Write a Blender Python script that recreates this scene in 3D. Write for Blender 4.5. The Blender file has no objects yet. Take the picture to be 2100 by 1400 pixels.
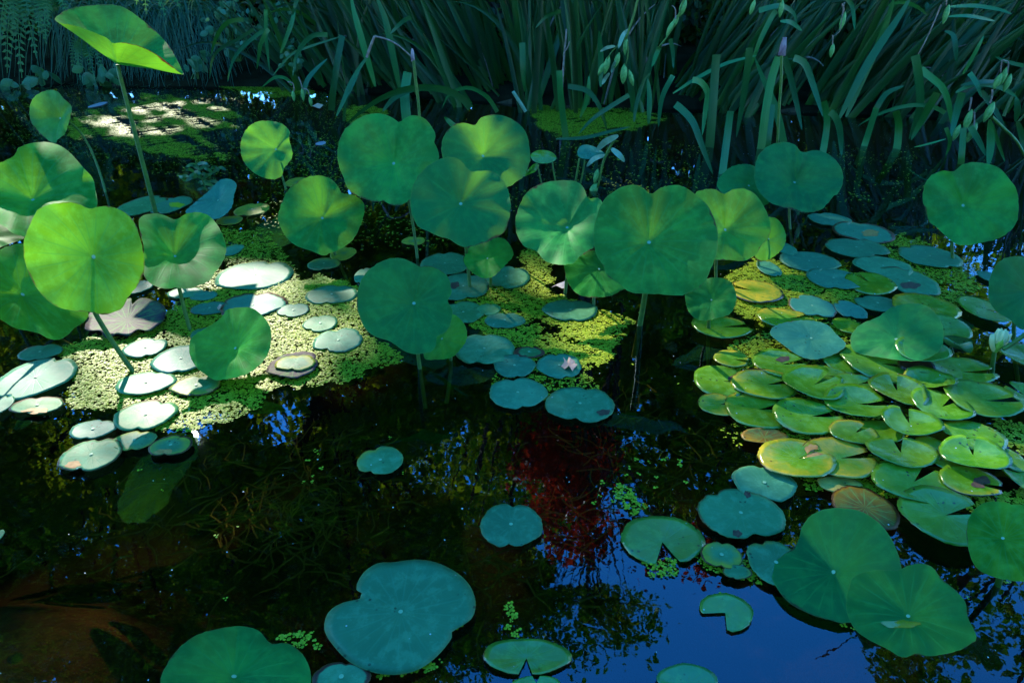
import bpy, math, random
import numpy as np
from mathutils import Vector, noise

# ------------------------------------------------------------------ camera, sky, sun, exposure
SC = bpy.context.scene
COL = SC.collection
H = 1.1                       # camera height above the water
PITCH = math.radians(29.0)    # looking down
FPX = 1400.0                  # focal length in photograph pixels (24 mm on a 36 mm sensor)
cam_d = bpy.data.cameras.new('camera')
cam_d.lens = 24.0
cam_d.sensor_width = 36.0
cam_d.clip_start = 0.02
cam_d.clip_end = 2000.0
cam = bpy.data.objects.new('camera', cam_d)
COL.objects.link(cam)
cam.location = (0, 0, H)
cam.rotation_euler = (math.pi / 2 - PITCH, 0, 0)
SC.camera = cam

SUN_EL = math.radians(33.0)
SUN_AZ = math.radians(-30.0)      # left of straight ahead, beyond the pond
S = Vector((math.sin(SUN_AZ) * math.cos(SUN_EL), math.cos(SUN_AZ) * math.cos(SUN_EL), math.sin(SUN_EL)))

world = bpy.data.worlds.new('World')
SC.world = world
world.use_nodes = True
wn = world.node_tree.nodes
wl = world.node_tree.links
wn.clear()
sky = wn.new('ShaderNodeTexSky')
sky.sky_type = 'NISHITA'
sky.sun_disc = False
sky.sun_elevation = SUN_EL
sky.sun_rotation = SUN_AZ
sky.air_density = 1.0
sky.dust_density = 0.0
sky.ozone_density = 5.0
bg = wn.new('ShaderNodeBackground')
bg.inputs[1].default_value = 0.15
wo = wn.new('ShaderNodeOutputWorld')
hs = wn.new('ShaderNodeHueSaturation')
hs.inputs['Saturation'].default_value = 1.27
wl.new(sky.outputs[0], hs.inputs['Color'])
wl.new(hs.outputs[0], bg.inputs[0])
wl.new(bg.outputs[0], wo.inputs[0])

sun_d = bpy.data.lights.new('sun', 'SUN')
sun_d.energy = 2.0
sun_d.angle = math.radians(0.53)
sun_d.color = (1.0, 0.93, 0.80)
sun = bpy.data.objects.new('sun', sun_d)
COL.objects.link(sun)
sun.rotation_euler = S.to_track_quat('Z', 'Y').to_euler()

SC.view_settings.view_transform = 'Standard'
SC.view_settings.look = 'None'
SC.view_settings.gamma = 1.0
SC.view_settings.exposure = 2.9
SC.view_settings.use_curve_mapping = False
SC.cycles.max_bounces = 8
SC.cycles.diffuse_bounces = 3
SC.cycles.glossy_bounces = 3
SC.cycles.transmission_bounces = 4
SC.cycles.transparent_max_bounces = 8
SC.cycles.caustics_reflective = False
SC.cycles.caustics_refractive = False
SC.cycles.use_denoising = True

# ------------------------------------------------------------------ helpers
FWD = Vector((0, math.cos(PITCH), -math.sin(PITCH)))
UPV = Vector((0, math.sin(PITCH), math.cos(PITCH)))
EYE = Vector((0, 0, H))


def ray(px, py):
    return FWD + Vector((1, 0, 0)) * ((px - 1050) / FPX) + UPV * ((700 - py) / FPX)


def ground(px, py, z=0.0):
    d = ray(px, py)
    return EYE + d * ((z - H) / d.z)


def aty(px, py, y):
    d = ray(px, py)
    return EYE + d * (y / d.y)


def project(p):
    q = p - EYE
    k = q.dot(FWD)
    return (1050 + FPX * q.x / k, 700 - FPX * q.dot(UPV) / k)


def shade_point(p):
    """where the sun ray through p meets the water"""
    return p - S * (p.z / S.z)


def catmull(pts, n, closed=True):
    m = len(pts)
    out = []
    segs = m if closed else m - 1
    lens = []
    for i in range(segs):
        a = pts[i]
        b = pts[(i + 1) % m]
        lens.append(max(1e-6, math.dist(a[:2], b[:2])))
    tot = sum(lens)
    cnt = n if closed else n - 1
    for k in range(n):
        s = tot * k / cnt
        i = 0
        while i < segs - 1 and s > lens[i]:
            s -= lens[i]
            i += 1
        t = min(1.0, s / lens[i])
        g = (lambda j: pts[j % m]) if closed else (lambda j: pts[max(0, min(m - 1, j))])
        p0, p1, p2, p3 = g(i - 1), g(i), g(i + 1), g(i + 2)
        out.append(tuple(
            0.5 * ((2 * b) + (-a + c) * t + (2 * a - 5 * b + 4 * c - d) * t * t + (-a + 3 * b - 3 * c + d) * t ** 3)
            for a, b, c, d in zip(p0, p1, p2, p3)))
    return out


def mesh_obj(name, verts, faces, mat, parent=None, uvs=None, smooth=True, color=None):
    me = bpy.data.meshes.new(name)
    me.from_pydata([tuple(v) for v in verts], [], faces)
    if uvs is not None:
        layer = me.uv_layers.new(name='UVMap')
        flat = [c for f in uvs for uv in f for c in uv]
        layer.data.foreach_set('uv', flat)
    if smooth:
        me.polygons.foreach_set('use_smooth', [True] * len(me.polygons))
    me.materials.append(mat)
    me.update()
    o = bpy.data.objects.new(name, me)
    COL.objects.link(o)
    if parent is not None:
        o.parent = parent
        o.matrix_parent_inverse = parent.matrix_basis.inverted()
    if color is not None:
        o.color = color
    return o


def empty(name, loc):
    o = bpy.data.objects.new(name, None)
    o.location = loc
    COL.objects.link(o)
    return o


def tag(o, label=None, cat=None, group=None, kind=None):
    if label:
        o['label'] = label
    if cat:
        o['category'] = cat
    if group:
        o['group'] = group
    if kind:
        o['kind'] = kind
    return o


def tube_geo(pts, radii, seg=8, base=0):
    verts, faces = [], []
    n = len(pts)
    for i in range(n):
        a = pts[max(0, i - 1)]
        b = pts[min(n - 1, i + 1)]
        t = (b - a).normalized()
        ref = Vector((1, 0, 0)) if abs(t.x) < 0.8 else Vector((0, 1, 0))
        u = t.cross(ref).normalized()
        v = t.cross(u)
        for k in range(seg):
            an = 2 * math.pi * k / seg
            verts.append(pts[i] + (u * math.cos(an) + v * math.sin(an)) * radii[i])
    for i in range(n - 1):
        for k in range(seg):
            k2 = (k + 1) % seg
            faces.append((base + i * seg + k, base + i * seg + k2, base + (i + 1) * seg + k2, base + (i + 1) * seg + k))
    return verts, faces


def tube(name, pts, radii, mat, parent=None, seg=8):
    v, f = tube_geo(pts, radii, seg)
    v.append(pts[-1])
    top = len(v) - 1
    n = len(pts)
    for k in range(seg):
        f.append(((n - 1) * seg + k, (n - 1) * seg + (k + 1) % seg, top))
    return mesh_obj(name, v, f, mat, parent)


# ------------------------------------------------------------------ materials
class NT:
    def __init__(self, name):
        self.m = bpy.data.materials.new(name)
        self.m.use_nodes = True
        self.t = self.m.node_tree
        self.t.nodes.clear()
        self.out = self.t.nodes.new('ShaderNodeOutputMaterial')

    def n(self, typ, inputs=None, **props):
        nd = self.t.nodes.new('ShaderNode' + typ)
        for k, v in props.items():
            setattr(nd, k, v)
        for k, v in (inputs or {}).items():
            sock = nd.inputs[k]
            if isinstance(v, bpy.types.NodeSocket):
                self.t.links.new(v, sock)
            else:
                sock.default_value = v
        return nd

    def math(self, op, a, b=0.0, c=None, clamp=False):
        ins = {0: a, 1: b}
        if c is not None:
            ins[2] = c
        return self.n('Math', ins, operation=op, use_clamp=clamp).outputs[0]

    def mix(self, fac, a, b):
        nd = self.n('Mix', {0: fac, 6: a, 7: b}, data_type='RGBA')
        return nd.outputs[2]

    def noise(self, scale, detail=3.0, coord=None, rough=0.55):
        ins = {'Scale': scale, 'Detail': detail, 'Roughness': rough}
        if coord is not None:
            ins['Vector'] = coord
        return self.n('TexNoise', ins).outputs[0]

    def step(self, v, a, b):
        return self.n('MapRange', {0: v, 1: a, 2: b, 3: 0.0, 4: 1.0}, interpolation_type='SMOOTHSTEP').outputs[0]

    def finish(self, shader, disp=None):
        self.t.links.new(shader, self.out.inputs[0])
        return self.m


def c4(c):
    return (c[0], c[1], c[2], 1.0)


def leaf_material(name, col_a, col_b, trans, veins=21, rough=0.45, spec=0.35, tfac=0.4, speck=0.0, rim=True,
                  yellow=(0.30, 0.26, 0.02), brown=(0.10, 0.035, 0.012), blue=(0.05, 0.17, 0.15), vein_gain=0.9, bright=(0.13, 0.36, 0.06)):
    N = NT(name)
    uv = N.n('TexCoord').outputs['UV']
    ob = N.n('TexCoord').outputs['Object']
    sp = N.n('SeparateXYZ', {0: uv})
    u, v = sp.outputs[0], sp.outputs[1]
    info = N.n('ObjectInfo')
    oc = N.n('SeparateColor', {0: info.outputs['Color']})
    shift = N.n('VectorMath', {0: ob, 1: info.outputs['Random']}, operation='ADD').outputs[0]
    n1 = N.noise(9.0, 4.0, shift)
    n2 = N.noise(38.0, 5.0, shift, 0.68)
    n3 = N.noise(5.0, 5.0, shift, 0.7)
    # radial veins, forked towards the rim
    wob = N.math('MULTIPLY', N.math('SUBTRACT', n2, 0.5), 0.10)
    f1 = N.math('ABSOLUTE', N.math('SUBTRACT', N.math('FRACT', N.math('ADD', N.math('MULTIPLY', u, float(veins)), wob)), 0.5))
    f2 = N.math('ABSOLUTE', N.math('SUBTRACT', N.math('FRACT', N.math('ADD', N.math('MULTIPLY', u, veins * 2.0), wob)), 0.5))
    w1 = N.math('ADD', N.math('MULTIPLY', N.math('SUBTRACT', 1.0, v), 0.14), 0.06)
    v1 = N.math('SUBTRACT', 1.0, N.math('DIVIDE', f1, w1), clamp=True)
    v2 = N.math('MULTIPLY', N.math('SUBTRACT', 1.0, N.math('DIVIDE', f2, 0.12), clamp=True), N.step(v, 0.45, 0.7))
    vein = N.math('MAXIMUM', v1, N.math('MULTIPLY', v2, 0.5))
    fade = N.math('SUBTRACT', 1.0, N.step(v, 0.55, 1.0))
    vein = N.math('MULTIPLY', vein, N.math('ADD', N.math('MULTIPLY', fade, 0.8), 0.2))
    base = N.mix(N.step(N.math('ADD', N.math('MULTIPLY', n1, 0.6), N.math('MULTIPLY', n2, 0.4)), 0.40, 0.62), c4(col_a), c4(col_b))
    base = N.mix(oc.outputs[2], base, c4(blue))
    hv = N.n('HueSaturation', {'Hue': N.math('ADD', N.math('MULTIPLY', N.math('SUBTRACT', info.outputs['Random'], 0.5), 0.035), 0.5), 'Saturation': 1.0,
                               'Value': N.math('ADD', N.math('MULTIPLY', N.math('FRACT', N.math('MULTIPLY', info.outputs['Random'], 7.31)), 0.35), 0.85), 'Color': base})
    base = hv.outputs[0]
    # soft bloom and stains that wander over the blade
    n4 = N.noise(2.6, 5.0, shift, 0.65)
    base = N.mix(N.math('MULTIPLY', N.step(n4, 0.45, 0.75), 0.35), base, N.mix(0.6, base, (bright[0] * 0.5, bright[1] * 0.55, bright[2] * 0.8, 1)))
    light = N.mix(0.55, base, c4(bright))
    base = N.mix(N.math('MULTIPLY', vein, vein_gain), base, light)
    base = N.mix(N.math('MULTIPLY', N.step(n2, 0.48, 0.64), 0.45), base, light)
    # yellowing: whole-leaf patches, stronger to the rim
    ym = N.step(N.math('ADD', N.math('ADD', N.math('MULTIPLY', n3, 0.9), N.math('MULTIPLY', v, 0.35)), oc.outputs[0]), 0.86, 1.12)
    base = N.mix(ym, base, N.mix(N.step(n2, 0.35, 0.65), c4(yellow), (yellow[0] * 0.45, yellow[1] * 0.75, yellow[2], 1)))
    # browned, broken rim
    bm = N.step(N.math('ADD', N.math('ADD', N.math('MULTIPLY', n3, 0.9), N.math('MULTIPLY', N.math('POWER', v, 4.0), 0.55)), oc.outputs[1]), 1.06, 1.18)
    base = N.mix(bm, base, N.mix(n2, c4(brown), (brown[0] * 0.35, brown[1] * 0.5, brown[2] * 1.4, 1)))
    if rim:
        rm = N.step(v, 0.975, 1.0)
        base = N.mix(N.math('MULTIPLY', rm, 0.35), base, (0.20, 0.27, 0.05, 1))
    if speck > 0:
        vo = N.n('TexVoronoi', {'Scale': 55.0, 'Vector': shift}).outputs['Distance']
        gate = N.step(N.noise(14.0, 2.0, shift), 0.52, 0.6)
        sm = N.math('MULTIPLY', N.math('SUBTRACT', 1.0, N.step(vo, 0.13, 0.22)), gate)
        base = N.mix(N.math('MULTIPLY', sm, speck), base, (0.012, 0.014, 0.010, 1))
        vo2 = N.n('TexVoronoi', {'Scale': 38.0, 'Vector': N.n('VectorMath', {0: shift, 1: (3.1, 1.7, 0.4)}, operation='ADD').outputs[0]}).outputs['Distance']
        gate2 = N.step(N.noise(9.0, 2.0, shift), 0.55, 0.62)
        sm2 = N.math('MULTIPLY', N.math('SUBTRACT', 1.0, N.step(vo2, 0.05, 0.09)), gate2)
        base = N.mix(N.math('MULTIPLY', sm2, speck), base, (0.55, 0.57, 0.50, 1))
    bump = N.n('Bump', {'Strength': 0.10, 'Distance': 0.003, 'Height': N.math('ADD', N.math('MULTIPLY', vein, -0.8), N.math('MULTIPLY', n2, 0.45))})
    rough_n = N.math('ADD', N.math('MULTIPLY', n2, 0.2), rough - 0.1)
    p = N.n('BsdfPrincipled', {'Base Color': base, 'Roughness': rough_n, 'Specular IOR Level': spec, 'Normal': bump.outputs[0]})
    tcol = N.mix(0.35, c4(trans), base)
    tcol = N.mix(N.math('MULTIPLY', vein, 0.5), tcol, (trans[0] * 0.25, trans[1] * 0.35, trans[2] * 0.4, 1))
    tcol = N.mix(bm, tcol, (0.08, 0.03, 0.01, 1))
    tr = N.n('BsdfTranslucent', {'Color': tcol, 'Normal': bump.outputs[0]})
    mx = N.n('MixShader', {0: tfac, 1: p.outputs[0], 2: tr.outputs[0]})
    return N.finish(mx.outputs[0])


def plain(name, a, b, rough=0.6, scale=30.0, spec=0.3, trans=None, tfac=0.0, bumpd=0.0, var=0.0, stretch=None):
    N = NT(name)
    tc = N.n('TexCoord')
    co = tc.outputs['Object']
    if stretch:
        co = N.n('Mapping', {0: tc.outputs['UV'], 3: stretch}).outputs[0]
    nz = N.noise(scale, 4.0, co)
    base = N.mix(N.step(nz, 0.3, 0.7), c4(a), c4(b))
    if var > 0:
        rnd = N.n('ObjectInfo').outputs['Random']
        hs = N.n('HueSaturation', {'Hue': N.math('ADD', N.math('MULTIPLY', N.math('SUBTRACT', rnd, 0.5), var * 0.12), 0.5),
                                   'Saturation': 1.0, 'Value': N.math('ADD', N.math('MULTIPLY', rnd, var), 1.0 - var * 0.5), 'Color': base})
        base = hs.outputs[0]
    ins = {'Base Color': base, 'Roughness': rough, 'Specular IOR Level': spec}
    if bumpd > 0:
        ins['Normal'] = N.n('Bump', {'Strength': 0.6, 'Distance': bumpd, 'Height': nz}).outputs[0]
    p = N.n('BsdfPrincipled', ins).outputs[0]
    if trans:
        tr = N.n('BsdfTranslucent', {'Color': c4(trans)}).outputs[0]
        p = N.n('MixShader', {0: tfac, 1: p, 2: tr}).outputs[0]
    return N.finish(p)


M = {}
M['lotus'] = leaf_material('lotus_leaf', (0.006, 0.155, 0.014), (0.030, 0.285, 0.024), (0.20, 0.50, 0.008), 21, 0.55, 0.12, 0.42,
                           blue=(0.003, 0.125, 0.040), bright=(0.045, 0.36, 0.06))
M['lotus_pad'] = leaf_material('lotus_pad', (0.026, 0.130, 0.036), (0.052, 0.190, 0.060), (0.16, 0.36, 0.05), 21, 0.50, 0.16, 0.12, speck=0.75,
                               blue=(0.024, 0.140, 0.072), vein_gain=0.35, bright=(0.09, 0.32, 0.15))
M['lily'] = leaf_material('lily_pad', (0.050, 0.155, 0.005), (0.095, 0.205, 0.008), (0.28, 0.45, 0.02), 13, 0.22, 0.6, 0.15, speck=0.9, rim=False,
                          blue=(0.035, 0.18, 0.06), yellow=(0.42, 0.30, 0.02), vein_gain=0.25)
M['purple'] = leaf_material('decayed_leaf', (0.034, 0.018, 0.022), (0.062, 0.036, 0.040), (0.1, 0.05, 0.08), 21, 0.7, 0.2, 0.05, rim=False,
                            blue=(0.06, 0.036, 0.042), brown=(0.03, 0.02, 0.03))
M['rotten'] = leaf_material('rotten_leaf', (0.24, 0.11, 0.004), (0.11, 0.045, 0.004), (0.2, 0.1, 0.01), 13, 0.45, 0.25, 0.1, speck=0.9, rim=False,
                            yellow=(0.45, 0.30, 0.05), brown=(0.09, 0.032, 0.004))
M['stem'] = plain('stem', (0.035, 0.095, 0.008), (0.075, 0.15, 0.012), 0.55, 60.0, 0.4, bumpd=0.001)
M['navel'] = plain('leaf_navel', (0.14, 0.30, 0.14), (0.22, 0.38, 0.18), 0.5, 60.0)
M['iris_pod'] = plain('iris_pod', (0.06, 0.20, 0.04), (0.14, 0.30, 0.07), 0.5, 60.0, 0.3)
M['bract'] = plain('iris_bract', (0.16, 0.30, 0.16), (0.28, 0.40, 0.26), 0.5, 30.0, 0.3, (0.3, 0.4, 0.2), 0.3)
M['dead'] = plain('dead_stalk', (0.16, 0.10, 0.07), (0.28, 0.20, 0.15), 0.8, 40.0, 0.1)
M['bud'] = plain('lotus_bud', (0.42, 0.22, 0.24), (0.50, 0.34, 0.32), 0.5, 25.0, 0.3, (0.5, 0.25, 0.25), 0.2)
M['petal'] = plain('lily_petal', (0.74, 0.66, 0.26), (0.82, 0.76, 0.40), 0.5, 20.0, 0.3, (0.7, 0.7, 0.4), 0.25)
M['sepal'] = plain('lily_sepal', (0.16, 0.32, 0.03), (0.24, 0.40, 0.05), 0.45, 40.0, 0.3)
M['grass'] = plain('grass_blades', (0.008, 0.045, 0.016), (0.03, 0.09, 0.035), 0.4, 20.0, 0.3, (0.1, 0.25, 0.05), 0.2)
M['fern'] = plain('fern_frond', (0.02, 0.10, 0.025), (0.045, 0.16, 0.035), 0.55, 12.0, 0.3, (0.12, 0.30, 0.02), 0.3, 0.0, 0.4)
M['broad'] = plain('broad_leaf', (0.025, 0.115, 0.05), (0.05, 0.165, 0.065), 0.5, 12.0, 0.35, (0.12, 0.32, 0.03), 0.25, 0.0, 0.4)
M['fallen'] = plain('fallen_leaf', (0.42, 0.20, 0.12), (0.55, 0.32, 0.20), 0.7, 60.0, 0.2)
M['pale'] = plain('pale_leaf', (0.18, 0.16, 0.17), (0.26, 0.24, 0.24), 0.6, 60.0, 0.3)
M['soil'] = plain('bank_soil', (0.007, 0.006, 0.003), (0.018, 0.015, 0.007), 1.0, 4.0, 0.0, bumpd=0.03)
M['bark'] = plain('bark', (0.03, 0.024, 0.018), (0.07, 0.058, 0.045), 0.9, 8.0, 0.1, bumpd=0.02)
M['tree_leaf'] = plain('tree_leaf', (0.035, 0.085, 0.010), (0.065, 0.120, 0.016), 0.5, 1.2, 0.3, (0.42, 0.52, 0.010), 0.6)
M['maple_leaf'] = plain('maple_leaf', (0.16, 0.014, 0.008), (0.24, 0.030, 0.012), 0.5, 2.0, 0.3, (0.75, 0.05, 0.018), 0.55)
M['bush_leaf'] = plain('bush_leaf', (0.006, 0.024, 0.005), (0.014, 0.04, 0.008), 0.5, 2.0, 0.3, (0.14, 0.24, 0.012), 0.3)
M['rot'] = plain('rot_stain', (0.035, 0.016, 0.008), (0.08, 0.04, 0.018), 0.6, 90.0, 0.3)
M['wet'] = plain('leaf_puddle', (0.12, 0.16, 0.01), (0.20, 0.20, 0.02), 0.06, 60.0, 0.6)
M['rust'] = plain('rust_stain', (0.30, 0.12, 0.02), (0.42, 0.20, 0.05), 0.6, 90.0, 0.3)
M['weed'] = plain('submerged_weed', (0.035, 0.036, 0.006), (0.06, 0.06, 0.010), 0.8, 20.0, 0.1)
M['debris'] = plain('floating_debris', (0.35, 0.33, 0.28), (0.6, 0.58, 0.5), 0.6, 300.0, 0.3)


def iris_mat(name, a, b, basal):
    N = NT(name)
    uv = N.n('TexCoord').outputs['UV']
    rnd = N.n('ObjectInfo').outputs['Random']
    stripe = N.noise(3.0, 3.0, N.n('Mapping', {0: uv, 3: (16.0, 0.5, 1.0), 1: N.n('CombineXYZ', {0: N.math('MULTIPLY', rnd, 40.0)}).outputs[0]}).outputs[0])
    base = N.mix(N.step(stripe, 0.3, 0.7), c4(a), c4(b))
    v = N.n('SeparateXYZ', {0: uv}).outputs[1]
    base = N.mix(N.math('MULTIPLY', N.math('SUBTRACT', 1.0, N.step(v, 0.0, 0.35)), 0.8), base, c4(basal))
    tipm = N.math('MULTIPLY', N.step(v, 0.90, 1.0), N.step(rnd, 0.6, 0.7))
    base = N.mix(tipm, base, (0.16, 0.10, 0.05, 1))
    hs = N.n('HueSaturation', {'Hue': N.math('ADD', N.math('MULTIPLY', rnd, 0.06), 0.46), 'Saturation': 1.0,
                               'Value': N.math('ADD', N.math('MULTIPLY', N.math('FRACT', N.math('MULTIPLY', rnd, 5.7)), 1.0), 0.5), 'Color': base})
    bump = N.n('Bump', {'Strength': 0.4, 'Distance': 0.001, 'Height': stripe}).outputs[0]
    p = N.n('BsdfPrincipled', {'Base Color': hs.outputs[0], 'Roughness': 0.42, 'Specular IOR Level': 0.2, 'Normal': bump}).outputs[0]
    tr = N.n('BsdfTranslucent', {'Color': (0.10, 0.30, 0.015, 1)}).outputs[0]
    return N.finish(N.n('MixShader', {0: 0.14, 1: p, 2: tr}).outputs[0])


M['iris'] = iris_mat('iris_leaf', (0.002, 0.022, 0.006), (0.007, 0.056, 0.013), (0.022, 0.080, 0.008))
M['iris_skylit'] = iris_mat('iris_skylit_leaf', (0.007, 0.080, 0.026), (0.024, 0.150, 0.050), (0.040, 0.150, 0.035))  # lighter copy of the iris colours: sky light on the front blades painted in


def duckweed_mat():
    N = NT('duckweed')
    geo = N.n('NewGeometry')
    rnd = geo.outputs['Random Per Island']
    base = N.mix(rnd, (0.15, 0.22, 0.004, 1), (0.33, 0.38, 0.014, 1))
    p = N.n('BsdfPrincipled', {'Base Color': base, 'Roughness': 0.5, 'Specular IOR Level': 0.2}).outputs[0]
    tr = N.n('BsdfTranslucent', {'Color': (0.2, 0.36, 0.02, 1)}).outputs[0]
    return N.finish(N.n('MixShader', {0: 0.15, 1: p, 2: tr}).outputs[0])


M['duckweed'] = duckweed_mat()


def water_mat():
    N = NT('pond_water')
    co = N.n('TexCoord').outputs['Object']
    a = N.noise(3.0, 2.0, co)
    b = N.noise(22.0, 2.0, co)
    h = N.math('ADD', N.math('MULTIPLY', a, 1.0), N.math('MULTIPLY', b, 0.10))
    bump = N.n('Bump', {'Strength': 0.09, 'Distance': 0.012, 'Height': h}).outputs[0]
    back = N.n('NewGeometry').outputs['Backfacing']
    ior = N.math('ADD', N.math('MULTIPLY', back, 1 / 1.62 - 1.62), 1.62)      # same reflectance seen from below, so light reaches the bed
    fr = N.n('Fresnel', {'IOR': ior, 'Normal': bump}).outputs[0]
    gl = N.n('BsdfGlossy', {'Color': (0.54, 0.77, 1, 1), 'Roughness': 0.006, 'Normal': bump}).outputs[0]
    tr = N.n('BsdfTransparent', {'Color': (0.58, 0.46, 0.28, 1)}).outputs[0]
    return N.finish(N.n('MixShader', {0: fr, 1: tr, 2: gl}).outputs[0])


M['water'] = water_mat()


def bed_mat():
    N = NT('pond_bed')
    co = N.n('TexCoord').outputs['Object']
    a = N.noise(2.2, 6.0, co, 0.65)
    b = N.noise(16.0, 5.0, co, 0.65)
    base = N.mix(N.step(a, 0.3, 0.7), (0.055, 0.036, 0.019, 1), (0.085, 0.058, 0.032, 1))
    base = N.mix(N.math('MULTIPLY', N.step(b, 0.5, 0.7), 0.6), base, (0.022, 0.016, 0.008, 1))
    zz = N.n('SeparateXYZ', {0: co}).outputs[2]
    base = N.mix(N.step(zz, -0.40, -0.05), (0.006, 0.005, 0.004, 1), base)      # brown painted darker with depth, standing in for light lost in deeper water
    bump = N.n('Bump', {'Strength': 0.7, 'Distance': 0.03, 'Height': b}).outputs[0]
    return N.finish(N.n('BsdfPrincipled', {'Base Color': base, 'Roughness': 1.0, 'Specular IOR Level': 0.0, 'Normal': bump}).outputs[0])


M['bed'] = bed_mat()

# ------------------------------------------------------------------ the setting: ground with the pond hollow, water
SHORE = [(-60, 7.9), (-6, 7.6), (-3.2, 7.3), (-2.0, 7.2), (-1.2, 6.9), (-0.4, 6.5), (0.4, 6.2), (1.2, 6.1), (2.2, 6.0), (3.2, 5.8), (5, 5.6), (60, 5.6)]


def shore_y(x):
    for (x0, y0), (x1, y1) in zip(SHORE, SHORE[1:]):
        if x0 <= x <= x1:
            return y0 + (y1 - y0) * (x - x0) / (x1 - x0)
    return 5.6


def bed_z(x, y):
    d = shore_y(x) - y                       # distance into the pond from the far shore
    near = y + 0.2
    side = 11.0 - abs(x)
    k = min(d, near, side)
    n = noise.noise(Vector((x * 0.7, y * 0.7, 0))) * 0.06
    if k < 0:                                # on land
        out = -k
        return 0.03 + min(0.9, out * 0.16) + n * min(1, out)
    depth = -min(0.55, k * 0.55)
    # the shallows at the near left
    g = math.exp(-(((x + 1.15) / 0.45) ** 2 + ((y - 0.85) / 0.40) ** 2))
    depth = depth * (1 - 0.88 * g)
    return depth + n * min(1.0, k)


def axis(vals):
    return np.array(sorted(set(np.round(np.concatenate(vals), 4))))


gx = axis([np.linspace(-600, -30, 10), np.linspace(-30, -12, 10), np.linspace(-12, 12, 121), np.linspace(12, 30, 10), np.linspace(30, 600, 10)])
gy = axis([np.linspace(-600, -20, 10), np.linspace(-20, -2, 8), np.linspace(-2, 12, 71), np.linspace(12, 40, 12), np.linspace(40, 900, 12)])
gv = [(x, y, bed_z(float(x), float(y))) for y in gy for x in gx]
nxg = len(gx)
gf = [(j * nxg + i, j * nxg + i + 1, (j + 1) * nxg + i + 1, (j + 1) * nxg + i) for j in range(len(gy) - 1) for i in range(nxg - 1)]
grd = mesh_obj('ground', gv, gf, M['soil'])
grd.data.materials.append(M['bed'])
for p in grd.data.polygons:
    if p.center.z < -0.04:
        p.material_index = 1
tag(grd, 'dark earth bank sloping into the muddy brown pond bed', 'ground', kind='structure')
wat = mesh_obj('water', [(-11.5, -0.6, 0), (11.5, -0.6, 0), (11.5, 8.6, 0), (-11.5, 8.6, 0)], [(0, 1, 2, 3)], M['water'], smooth=False)
tag(wat, 'still dark pond water mirroring trees and blue sky', 'water', kind='structure')

# ------------------------------------------------------------------ lotus leaves that stand out of the water
SUNNY = []     # (x, y, rx, ry, share of the canopy kept) on the water plane: openings between the branches


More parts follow.
